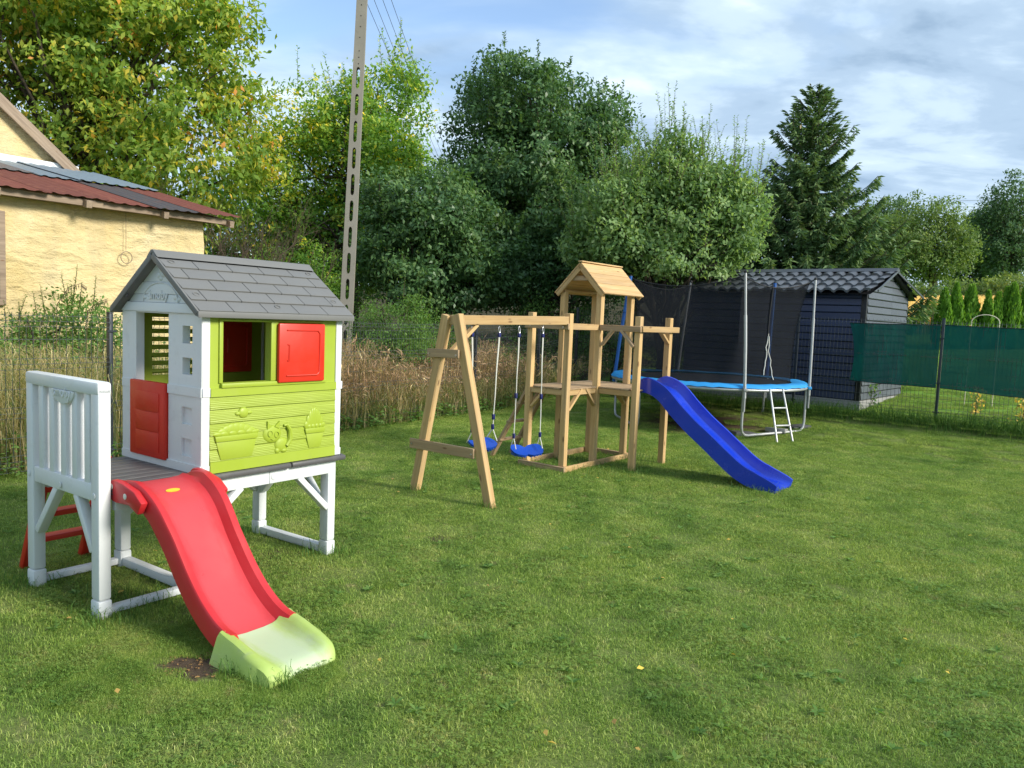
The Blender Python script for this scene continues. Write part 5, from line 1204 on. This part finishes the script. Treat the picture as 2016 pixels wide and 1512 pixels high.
# trees filling the back on the left
Yt = 25
tree('broadleaf_tree', XY(520, Yt), [LB(500, 420, Yt, 130, 120), LB(640, 520, Yt, 130, 110), LB(430, 520, Yt, 120, 90)], 520, 34, .15, .55, LM_ELM, 'green shrubby tree filling the gap between barn and concrete pole', trunk_r=.15, seed=17, nbr=30, tint_mu=.36, inner=.3)
Yt = 27
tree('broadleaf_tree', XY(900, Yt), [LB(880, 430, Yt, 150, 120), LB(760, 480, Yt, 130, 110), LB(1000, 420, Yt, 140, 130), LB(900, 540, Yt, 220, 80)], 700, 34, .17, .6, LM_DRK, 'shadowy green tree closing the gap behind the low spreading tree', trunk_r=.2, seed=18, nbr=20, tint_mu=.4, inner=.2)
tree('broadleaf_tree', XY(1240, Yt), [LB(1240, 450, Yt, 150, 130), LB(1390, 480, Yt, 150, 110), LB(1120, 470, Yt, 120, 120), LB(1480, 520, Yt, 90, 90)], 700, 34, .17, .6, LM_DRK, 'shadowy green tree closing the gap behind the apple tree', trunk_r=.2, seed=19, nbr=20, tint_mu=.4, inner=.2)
# shrubs along the back
def shrub(px, Y, py, rx, ry, n, leaf, mat, label, seed, tm=.45, per=30, spread=.25, shoots=10, **kw):
    return tree('shrub', XY(px, Y), [LB(px, py, Y, rx, ry), LB(px - rx * .5, py + ry * .35, Y, rx * .6, ry * .7), LB(px + rx * .5, py + ry * .35, Y, rx * .6, ry * .7)], n, per, leaf, spread, mat, label, cat='shrub', trunk_r=.04, seed=seed, nbr=14, stems=3, tint_mu=tm, shoots=shoots, shoot_len=.4, **kw)
shrub(775, 13.6, 660, 75, 65, 260, .05, LM_NET, 'green leafy bush behind the fence, right of the concrete pole', 31, .5)
shrub(850, 14.6, 670, 70, 55, 180, .05, LM_NET, 'green thicket behind the fence, seen between the slanted swing legs', 32, .4)
shrub(590, 17.0, 560, 100, 90, 320, .07, LM_ELM, 'leafy shrub rising over the grey roof ridge of the playhouse', 33, .38)
shrub(160, 10.2, 660, 90, 72, 170, .055, LM_NET, 'leafy green bush in front of the ochre barn wall', 34, .5)
shrub(60, 9.6, 690, 80, 65, 95, .05, LM_NET, 'small-leaved bush by the barn, left of the fence post', 35, .42)
shrub(1090, 17.6, 650, 80, 70, 220, .06, LM_NET, 'bright green shrub behind the fence at the tower deck', 36, .5)
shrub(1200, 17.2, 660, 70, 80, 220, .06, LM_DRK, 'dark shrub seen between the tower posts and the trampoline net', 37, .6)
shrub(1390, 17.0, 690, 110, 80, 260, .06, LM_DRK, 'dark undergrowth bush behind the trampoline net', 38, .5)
# bare twiggy bush beside the barn
bt = empty('bare_bush', (*XY(430, 15.0), 0), 0, 'leafless grey twiggy bush growing beside the barn eave', 'bush'); bb = MB(); rr = random.Random(3)
def twig(p, d, L, r, dep):
    q = p + d * L; m = p + d * L * .5 + Vector((rr.uniform(-1, 1), rr.uniform(-1, 1), 0)) * L * .06; bb.tube([p, m, q], [r, r * .8, r * .55], 4, cap=False)
    if dep == 0: return
    for _ in range(rr.choice((3, 4))):
        nd = (d + Vector((rr.uniform(-1, 1), rr.uniform(-1, 1), rr.uniform(-.5, .8))) * .65).normalized(); s_ = p.lerp(q, rr.uniform(.35, 1)); twig(s_, nd, L * rr.uniform(.45, .75), r * .55, dep - 1)
for k in range(9): twig(Vector((rr.uniform(-.9, .9), rr.uniform(-.4, .4), 0)), Vector((rr.uniform(-.45, .45), rr.uniform(-.3, .3), 1)).normalized(), rr.uniform(1.5, 2.6), .022, 4)
bb.build('branches', TWIG, bt)
# arching dead stem with hanging leaves in front of the barn
am = MB(); rr = random.Random(8); st = empty('arching_stem', tuple(G(110, 780)), 0, 'dry arching stem with drooping leaves against the barn wall', 'plant')
for (ax_, bx_, cx_) in (((115, 600), (140, 570), (170, 562)), ((180, 620), (200, 605), (215, 600))):
    pass
A0 = Vector(XY(110, 9.4) + (0,)); org = Vector(st.location)
for (pts_px) in ([(108, 690), (112, 600), (135, 566), (160, 558), (172, 566)], [(165, 690), (172, 612), (195, 594), (213, 588)]):
    P = [AT(x, y, 9.5) - org for x, y in pts_px]; P[0].z = gz(*AT(pts_px[0][0], 690, 9.5)[:2]) - org.z; am.tube(P, [.006, .005, .004, .003, .002][:len(P)], 4)
    for k in range(13):
        f_ = .35 + .65 * k / 13; i = min(int(f_ * (len(P) - 1)), len(P) - 2); q = P[i].lerp(P[i + 1], f_ * (len(P) - 1) - i); L = rr.uniform(.05, .075)
        am.add([q, q + Vector((.007, 0, -L * .5)), q + Vector((0, .004, -L)), q + Vector((-.007, 0, -L * .5))], [(0, 1, 2, 3)])
st.location.z = 0
am.build('stem', TWIG, st)

# spruce
def spruce(base, H, seed, label):
    rg_ = np.random.default_rng(seed); rr = random.Random(seed); x0, y0 = base; z0 = gz(x0, y0); o = empty('spruce_tree', (x0, y0, z0), 0, label, 'tree'); b = MB(); b.tube([(0, 0, -.2), (.05, 0, H * .5), (0, 0, H * .98)], [.2, .11, .012], 8); Q = []; Tn = []
    z = .7; 
    while z < H - .15:
        f_ = z / H; nb_ = 13 if f_ < .8 else 7; 
        for k in range(nb_):
            a = rr.uniform(0, 6.283); ml = (1 - f_) ** .80 * 2.75 * rr.uniform(.5, 1.15) + .14
            if math.cos(a) > .2 and f_ < .62: ml *= 1.3
            if f_ > .72: up0 = .55
            else: up0 = .10
            n = 9; P = []
            for i in range(n):
                s_ = i / (n - 1); P.append(Vector((math.cos(a) * ml * s_, math.sin(a) * ml * s_, z + ml * (up0 * s_ - .34 * (1 - f_ * .9) * math.sin(s_ * 2.2) + .30 * s_ ** 3))))
            b.tube(P, [.03 * (1 - f_) + .008 - (.03 * (1 - f_)) * i / n for i in range(n)], 4, cap=False)
            m = int((70 + 170 * ml / 2.5) * (1 if f_ < .72 else .55)); s_ = rg_.random(m) ** .75; ii = np.minimum((s_ * (n - 1)).astype(int), n - 2); PA = np.array([tuple(p) for p in P]); fr = (s_ * (n - 1) - ii)[:, None]; c0 = PA[ii] * (1 - fr) + PA[ii + 1] * fr
            side = rg_.normal(0, 1, m)[:, None] * np.array([-math.sin(a), math.cos(a), 0]); dirb = unit(np.array([math.cos(a), math.sin(a), .25]) * np.ones((m, 3)))
            hang = .75 if f_ < .75 else .05; ax = dirb * .55 + side * .55 + np.array([0, 0, -1.]) * (hang * rg_.uniform(.1, 1.2, m))[:, None]; L = (.16 + .16 * (1 - f_)) * rg_.uniform(.5, 1.2, m)
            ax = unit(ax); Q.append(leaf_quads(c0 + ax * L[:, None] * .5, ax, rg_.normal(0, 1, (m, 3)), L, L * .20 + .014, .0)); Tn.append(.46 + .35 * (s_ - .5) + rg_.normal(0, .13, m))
        z += .19 if f_ < .7 else .15
    link('crown', quads_mesh('crown', np.concatenate(Q), np.concatenate(Tn), LM_SPR), None, o); b.build('trunk', BARK, o, smooth=True)
    return o
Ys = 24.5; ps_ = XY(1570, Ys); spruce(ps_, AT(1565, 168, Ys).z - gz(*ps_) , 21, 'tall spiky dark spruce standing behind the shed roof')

# far trees on the right
def far_tree(px, py, rx, ry, Y, n, mat, label, seed, leaf=.20, tm=.5, per=26):
    k = Y / F; q = [LB(px, py, Y, rx * .8, ry * .75)]; rr = random.Random(seed)
    for i in range(7):
        a = 2 * math.pi * i / 7 + rr.uniform(-.3, .3); q.append(LB(px + math.cos(a) * rx * .55, py - math.sin(a) * ry * .5, Y + rr.uniform(-1, 1), rx * rr.uniform(.35, .5), ry * rr.uniform(.38, .52)))
    return tree('field_tree', XY(px, Y), q, n, per, leaf, .62, mat, label, trunk_r=.28, seed=seed, group=None, nbr=26, tint_mu=tm, inner=.45)
far_tree(1825, 480, 100, 105, 48, 700, LM_FAR, 'rounded olive green tree in the field right of the spruce', 41)
far_tree(1700, 500, 75, 95, 56, 420, LM_FARD, 'green tree peeking out beside the spruce, behind the shed', 42, .24, .55)
far_tree(1985, 460, 75, 110, 52, 500, LM_FARD, 'dark tall tree at the far right above the thuja row', 43, .22, .35)
far_tree(1920, 520, 70, 90, 58, 420, LM_FARD, 'bluish green tree between the rounded tree and the dark one', 44, .24, .5)
far_tree(2080, 480, 90, 100, 55, 300, LM_FARD, 'dark tree cut off by the picture edge beyond the thujas', 45, .24, .4)
far_tree(1755, 465, 75, 80, 60, 420, LM_FARD, 'fresh green tree rising between the spruce and the rounded field tree', 47, .24, .6)
far_tree(1955, 470, 55, 72, 57, 340, LM_FAR, 'slender olive tree in front of the dark tall one', 48, .24, .5)
far_tree(1640, 540, 80, 70, 62, 260, LM_FAR, 'distant pale tree behind the spruce trunk', 46, .28, .5)
for i, (px, py, rx, ry, Y, lab) in enumerate(((1795, 590, 50, 26, 42, 'low hedge bush under the rounded field tree'), (1900, 580, 60, 30, 40, 'light green bush behind the middle of the thuja row'), (1985, 575, 60, 34, 38, 'pale willowy bush behind the end of the thuja row'))):
    shrub(px, Y, py, rx, ry, 170, .17, LM_FAR, lab, 50 + i, .6, 26, .5, 6)
# distant wood closing the horizon
rg_ = np.random.default_rng(77); ll = []
for k in range(90):
    a = R(20 + 145 * k / 89); r = 130 + 25 * math.sin(k * 1.7); x, y = r * math.cos(a), r * math.sin(a); z = gz(x, y); ll.append((x, y, z + 2, 7, 6, 5 + 1.5 * math.sin(k * 2.3)))
Q, Tn, cc, _ = crown_leaves(ll, 3600, 18, .5, 1.5, rg_, tint_mu=.45)
wdo = link('distant_wood', quads_mesh('distant_wood', Q, Tn, LM_FARD), None); tag(wdo, 'distant belt of woodland along the horizon', 'woodland', kind='stuff')

# thuja row
def thuja(px, Y, H, w, label, seed, full=False):
    rg_ = np.random.default_rng(seed); x, y = XY(px, Y); z = gz(x, y); o = empty('thuja', (x, y, z), rg_.uniform(0, 6), label, 'hedge tree', 'young thujas planted in a row'); n = 1500; h = rg_.random(n) ** .8; a = rg_.uniform(0, 6.283, n)
    r = w * (1 - h ** 1.9) ** .75 * (.65 + .35 * rg_.random(n)) * (1 + .22 * np.sin(a * 2 + h * 6 + seed) + .12 * np.sin(a * 5 - h * 11)) + .02; r = r * (.8 + .4 * rg_.random()); C = np.stack([r * np.cos(a), r * np.sin(a), .06 + h * H], 1)
    ax = np.stack([np.cos(a) * .35, np.sin(a) * .35, np.ones(n)], 1) + rg_.normal(0, .22, (n, 3)); nr = np.stack([np.cos(a), np.sin(a), np.full(n, .2)], 1) + rg_.normal(0, .4, (n, 3)); L = rg_.uniform(.10, .24, n)
    link('crown', quads_mesh('crown', leaf_quads(C, ax, nr, L, L * .38), .45 + .25 * (h - .5) + rg_.normal(0, .15, n), LM_THU), None, o); MB().tube([(0, 0, -.05), (0, 0, H * .8)], [.03, .008], 6).build('trunk', BARK, o); return o
lab = 'narrow green young thuja in the row above the green fence sheeting'
for i, (px, H, w) in enumerate(((1850, 1.85, .26), (1872, 2.0, .28), (1902, 1.95, .34), (1936, 1.75, .24), (1956, 1.7, .24), (1972, 1.85, .22), (1984, 2.0, .24), (2008, 1.95, .26), (2030, 1.9, .28))): thuja(px, 25 + .1 * (i % 3), H, w, lab, 60 + i)
# ripe crop strip
rg_ = np.random.default_rng(5); n = 26000; yy = rg_.uniform(30, 38, n); xx = yy * rg_.uniform(.44, .70, n); zz_ = ground_z(xx, yy); H = rg_.uniform(.75, 1.1, n); P = np.stack([xx, yy, zz_], 1); tpv = P + np.stack([rg_.normal(0, .1, n), rg_.normal(0, .1, n), H], 1); sdx = np.array([.014, 0, 0])
crop = link('crop_field', quads_mesh('crop_field', np.stack([P - sdx, P + sdx, tpv + sdx, tpv - sdx], 1), rg_.random(n), LM_WHE), None); tag(crop, 'strip of ripe golden crop beyond the shed', 'crop', kind='stuff')

# ---------------------------------------------------------------- weeds behind and along the fence
def strands(P, H, lean_dir, lean, w, rg_, curve=.5):
    n = len(P); a = rg_.uniform(0, 6.283, n); l = np.abs(rg_.normal(lean, lean * .5 + .05, n)); hd = np.stack([np.cos(a), np.sin(a), np.zeros(n)], 1) * .6 + np.array([*lean_dir, 0]); hd = hd * l[:, None]
    sd = np.stack([-np.sin(a), np.cos(a), np.zeros(n)], 1) * (w * rg_.uniform(.6, 1.4, n))[:, None] * .5
    p1 = P + (np.array([0, 0, 1.]) + hd * .35) * (H * .45)[:, None]; p2 = P + (np.array([0, 0, .80]) + hd * (.9 + curve * .3)) * (H * .95)[:, None]; p3 = p2 + (hd * .8 - np.array([0, 0, curve * .55])) * (H * .30 * np.minimum(1, l * 1.6))[:, None]
    return [np.stack([P - sd, P + sd, p1 + sd * .8, p1 - sd * .8], 1), np.stack([p1 - sd * .8, p1 + sd * .8, p2 + sd * .5, p2 - sd * .5], 1), np.stack([p2 - sd * .5, p2 + sd * .5, p3 + sd * .1, p3 - sd * .1], 1)]
def along(n, s0, s1, d0, d1, rg_):
    s_ = rg_.uniform(s0, s1, n); d = rg_.uniform(d0, d1, n); nx_, ny_ = -LPD.y, LPD.x; x = LP0.x + LPD.x * s_ + nx_ * d; y = LP0.y + LPD.y * s_ + ny_ * d; return np.stack([x, y, ground_z(x, y)], 1), s_, d
rg_ = np.random.default_rng(91)
# brown dead goldenrod-like stems in clumps
P, s_, d = along(9000, 2.2, 9.4, .1, 1.9, rg_); clump = .5 + .5 * np.sin(s_ * 2.3 + d * 3); H = (1.25 + .30 * np.sin(s_ * 1.9 + .6)) * rg_.uniform(.55, 1.1, len(P))
A = strands(P, H, (.25, -.10), .33, .007, rg_); tn = np.clip(.42 + .22 * clump + rg_.normal(0, .2, len(P)), 0, 1)
# side twigs and seed heads
m = 26000; k = rg_.integers(0, len(P), m); f_ = rg_.uniform(.4, 1.0, m); C = P[k] + (A[1][k, 2] - P[k]) * f_[:, None] + rg_.normal(0, .06, (m, 3)); L = rg_.uniform(.05, .16, m); tw_q = leaf_quads(C, rg_.normal(0, 1, (m, 3)) + [0, 0, .5], rg_.normal(0, 1, (m, 3)), L, L * .10 + .004)
dw = link('dry_weeds', quads_mesh('dry_weeds', np.concatenate(A + [tw_q]), np.concatenate([tn, tn, tn, np.clip(.45 + rg_.normal(0, .22, m), 0, 1)]), LM_DRY), None); tag(dw, 'tangle of dead brown weed stems behind the wire fence', 'weeds', kind='stuff')
# pale tall grass near the barn and along the fence foot
P, s_, d = along(13000, -4.2, 3.2, .08, 2.4, rg_); H = rg_.uniform(.5, 1.55, len(P)); A = strands(P, H, (-.1, -.35), .62, .008, rg_, .95); tn = np.clip(.62 + .3 * (d / 2.4 - .5) + rg_.normal(0, .22, len(P)), 0, 1)
P2, s2, d2 = along(9000, 3.0, 10.3, -.12, 1.0, rg_); H2 = rg_.uniform(.25, .85, len(P2)); A2 = strands(P2, H2, (.1, -.25), .5, .008, rg_, .9); tn2 = np.clip(.42 + rg_.normal(0, .22, len(P2)), 0, 1)
tg = link('tall_grass', quads_mesh('tall_grass', np.concatenate(A + A2), np.concatenate([tn] * 3 + [tn2] * 3), LM_REED), None); tag(tg, 'tall pale unmown grass growing along the fence', 'grass', kind='stuff')
# nettles and green leaves at the foot
def leafy(n, s0, s1, d0, d1, h0, h1, leaf):
    P, s_, d = along(n, s0, s1, d0, d1, rg_); P[:, 2] += rg_.uniform(h0, h1, n) * (.5 + .5 * np.sin(s_ * 2.7 + d * 2) ** 2); a = rg_.uniform(0, 6.283, n); ax = np.stack([np.cos(a), np.sin(a), rg_.uniform(-.5, .2, n)], 1); L = leaf * rg_.uniform(.5, 1.3, n)
    return leaf_quads(P, ax, np.array([.2, -.3, 1.]) + rg_.normal(0, .45, (n, 3)), L, L * .55), np.clip(.45 + .2 * np.sin(s_ * 5) + rg_.normal(0, .18, n), 0, 1)
parts = [leafy(5500, 2.2, 10.2, -.22, .35, .01, .30, .06), leafy(5500, 4.2, 10.3, .2, 2.2, .1, 1.05, .06), leafy(5000, -4, 2.6, -.15, .4, .01, .40, .06), leafy(9000, -3.6, 2.6, .2, 2.4, .1, 1.35, .055), leafy(4500, 2.4, 4.6, .4, 2.6, .1, 1.45, .05), leafy(5000, 7.5, 12, .0, 2.0, .1, 1.3, .06)]
nl = link('nettles', quads_mesh('nettles', np.concatenate([q for q, _ in parts]), np.concatenate([q for _, q in parts]), LM_NET), None); tag(nl, 'low green nettles and weeds at the foot of the fence', 'weeds', kind='stuff')
# rough uncut grass under the right-hand fence
n = 11000; s_ = rg_.uniform(-6, 7, n); d = rg_.normal(-.28, .16, n); x = FR0.x + FRD.x * s_ + FRN.x * d; y = FR0.y + FRD.y * s_ + FRN.y * d; P = np.stack([x, y, ground_z(x, y)], 1); A = strands(P, rg_.uniform(.08, .30, n), (-.25, -.55), .75, .007, rg_, .9); tn = np.clip(.35 + rg_.normal(0, .2, n), 0, 1)
# longer tufts round posts, slide end and stilts
tuft = [(G(1114, 931), .35), (G(1170, 912), .35), (G(1230, 900), .35), (G(1246, 930), .15), (G(1480, 968), .22), (G(1060, 915), .35), (G(968, 998), .12), (G(816, 965), .12), (G(195, 1225), .10), (G(60, 1152), .10), (G(650, 1092), .10), (G(500, 1046), .1), (G(280, 1190), .18), (G(540, 1352), .05), (G(470, 1330), .05), (G(1445, 864), .2), (G(1585, 856), .2)]
tp_ = []
for c_, r in tuft:
    m = int(900 * r + 60); q = np.stack([c_.x + rg_.normal(0, r, m), c_.y + rg_.normal(0, r * .7, m), np.zeros(m)], 1); q[:, 2] = ground_z(q[:, 0], q[:, 1]); tp_.append(q)
q = np.concatenate(tp_); A3 = strands(q, rg_.uniform(.04, .11, len(q)), (0, -.1), .5, .004, rg_, .7); tn3 = np.clip(.5 + rg_.normal(0, .2, len(q)), 0, 1)
rgo = link('rough_grass', quads_mesh('rough_grass', np.concatenate(A + A3), np.concatenate([tn] * 3 + [tn3] * 3), LM_RGH), None); tag(rgo, 'longer uncut grass under the fence and around posts', 'grass', kind='stuff')

# ---------------------------------------------------------------- things beyond the right-hand fence
def on_slope(px, py):
    d = ray(px, py); lo, hi = 5.0, 60.0
    for _ in range(60):
        m = (lo + hi) / 2; p = EYEV + d * m
        if p.z < gz(p.x, p.y): hi = m
        else: lo = m
    return EYEV + d * lo
c_ = on_slope(1925, 800); hp = empty('garden_hoop', tuple(c_), R(-20), 'pale plastic garden hoop rising above the green fence sheeting', 'hoop')
k = c_.y / F; hw = 24 * k; zt = AT(1945, 620, c_.y).z - c_.z
MB().tube([(-hw, 0, -.1)] + [(-hw * math.cos(math.pi * i / 16), 0, zt - hw * .62 + hw * .62 * math.sin(math.pi * i / 16)) for i in range(17)] + [(hw, 0, -.1)], .009, 6).build('arch', plastic('pale_hoop_plastic', (.62, .56, .42), .6), hp, smooth=True)
STK = wood('pale_stake', (.66, .55, .34), (.55, .44, .26))
for (px, py, top_, lab, nm_) in ((1946, 838, 765, 'thin pale wooden stake standing behind the wire mesh below the sheeting', 1), (1913, 815, 760, 'short straw coloured stake with a withered plant tied to it', 2)):
    c_ = on_slope(px, py); tz = AT(px + 8, top_, c_.y); o = timber('garden_stake', (0, 0, -.1), (tz.x - c_.x, 0, tz.z - c_.z + .12), .018, .018, STK, None, up=(1, 0, 0), bevel=.002); o.matrix_world = Matrix.Translation(c_) @ o.matrix_local; tag(o, lab, 'stake')
LM_WIT = leafmat('withered_leaf', [(0, (.10, .12, .03)), (.5, (.35, .24, .06)), (1, (.55, .36, .10))], .35)
for (px, py, n, h, w, lab) in ((1921, 818, 70, .50, .10, 'withered yellow bean plant behind the mesh, tied to a stake'), (2012, 830, 90, .55, .16, 'yellow-leaved young plant behind the mesh at the fence end'), (1712, 800, 110, .42, .14, 'green weed growing against the graphite shed gable'), (1762, 770, 120, .35, .22, 'low leafy weed at the far corner of the shed gable')):
    c_ = on_slope(px, py); o = empty('garden_plant', tuple(c_), 0, lab, 'plant'); q = rg_.random((n, 3)); C = np.stack([(q[:, 0] - .5) * 2 * w, (q[:, 1] - .5) * 2 * w, q[:, 2] * h], 1); L = rg_.uniform(.04, .085, n)
    link('leaves', quads_mesh('leaves', leaf_quads(C, rg_.normal(0, 1, (n, 3)) - [0, 0, .4], rg_.normal(0, 1, (n, 3)) + [0, -.4, .6], L, L * .6), rg_.random(n), LM_WIT if 'yellow' in lab else LM_NET), None, o); b = MB()
    for k in range(4): b.tube([(0, 0, -.03), (rg_.uniform(-w, w) * .5, rg_.uniform(-w, w) * .5, h * .6), (rg_.uniform(-w, w), rg_.uniform(-w, w), h)], [.006, .004, .002], 4)
    b.build('stem', TWIG, o)
c_ = on_slope(1850, 640)
# small dark fence far off in front of the crop
ff_ = empty('field_fence', (*XY(1815, 30), gz(*XY(1815, 30))), 0, 'low dark post and wire fence in front of the golden crop', 'fence'); o0 = ff_.location
for px in (1795, 1808, 1830, 1850, 1870):
    x, y = XY(px, 30); MB().box((x - o0.x - .04, y - o0.y - .04, gz(x, y) - o0.z - .1), (x - o0.x + .04, y - o0.y + .04, gz(x, y) - o0.z + 1.05)).build('post', BARK, ff_)
xa, xb = XY(1790, 30), XY(1875, 30)
for h in (.4, .7, 1.0): MB().tube([(xa[0] - o0.x, xa[1] - o0.y, gz(*xa) - o0.z + h), (xb[0] - o0.x, xb[1] - o0.y, gz(*xb) - o0.z + h)], .012, 4).build('wire', CAB, ff_)

# ---------------------------------------------------------------- lawn weeds and fallen leaves
rg_ = np.random.default_rng(123)
LM_LIT = leafmat('fallen_leaf', [(0, (.10, .055, .025)), (.5, (.22, .13, .05)), (1, (.42, .31, .05))], .2, .7)
qs, tn = [], []
for k in range(260):                                   # rosettes of dandelion and plantain
    y = 2.3 + 11 * rg_.random() ** 1.4; x = rg_.uniform(-.68, .68) * y
    dl = (x + 4.1) * -.851 + (y - 7.92) * .525; dr = (x - 7) * .572 + (y - 12.8) * .82
    if dl > -.1 or dr > -.4 or (-1.7 < x < -.6 and 2.7 < y < 4.0): continue
    m = int(rg_.integers(6, 11)); a = rg_.uniform(0, 6.283) + np.arange(m) * 2.4; L = rg_.uniform(.025, .055, m); ax = np.stack([np.cos(a), np.sin(a), rg_.uniform(.1, .6, m)], 1)
    C = np.array([x, y, gz(x, y) + .012]) + unit(ax) * (L * .5)[:, None]; qs.append(leaf_quads(C, ax, np.tile([0, 0, 1.], (m, 1)) + rg_.normal(0, .2, (m, 3)), L, L * rg_.uniform(.28, .5))); tn.append(np.clip(.62 + rg_.normal(0, .2, m), 0, 1))
wdl = link('lawn_weeds', quads_mesh('lawn_weeds', np.concatenate(qs), np.concatenate(tn), LM_NET), None); tag(wdl, 'small broad-leaved weeds dotted over the lawn', 'weeds', kind='stuff')
n = 70; y = 2.4 + 10 * rg_.random(n) ** 1.3; x = rg_.uniform(-.6, .62, n) * y; k = 110; sx, sy, sr = SOIL_PTS[0]
x = np.r_[x, sx + rg_.normal(0, .13, k)]; y = np.r_[y, sy + rg_.normal(0, .09, k)]; n2 = n + k; L = np.r_[rg_.uniform(.022, .045, n), rg_.uniform(.008, .022, k)]; a = rg_.uniform(0, 6.283, n2)
C = np.stack([x, y, ground_z(x, y) + np.r_[rg_.uniform(.025, .035, n), rg_.uniform(.004, .014, k)]], 1)
fl = link('fallen_leaves', quads_mesh('fallen_leaves', leaf_quads(C, np.stack([np.cos(a), np.sin(a), rg_.uniform(-.2, .3, n2)], 1), np.tile([0, 0, 1.], (n2, 1)) + rg_.normal(0, .3, (n2, 3)), L, L * .6), np.r_[rg_.uniform(.5, 1, n), rg_.uniform(0, .6, k)], LM_LIT), None); tag(fl, 'yellow and brown fallen leaves scattered on the lawn', 'leaves', kind='stuff')
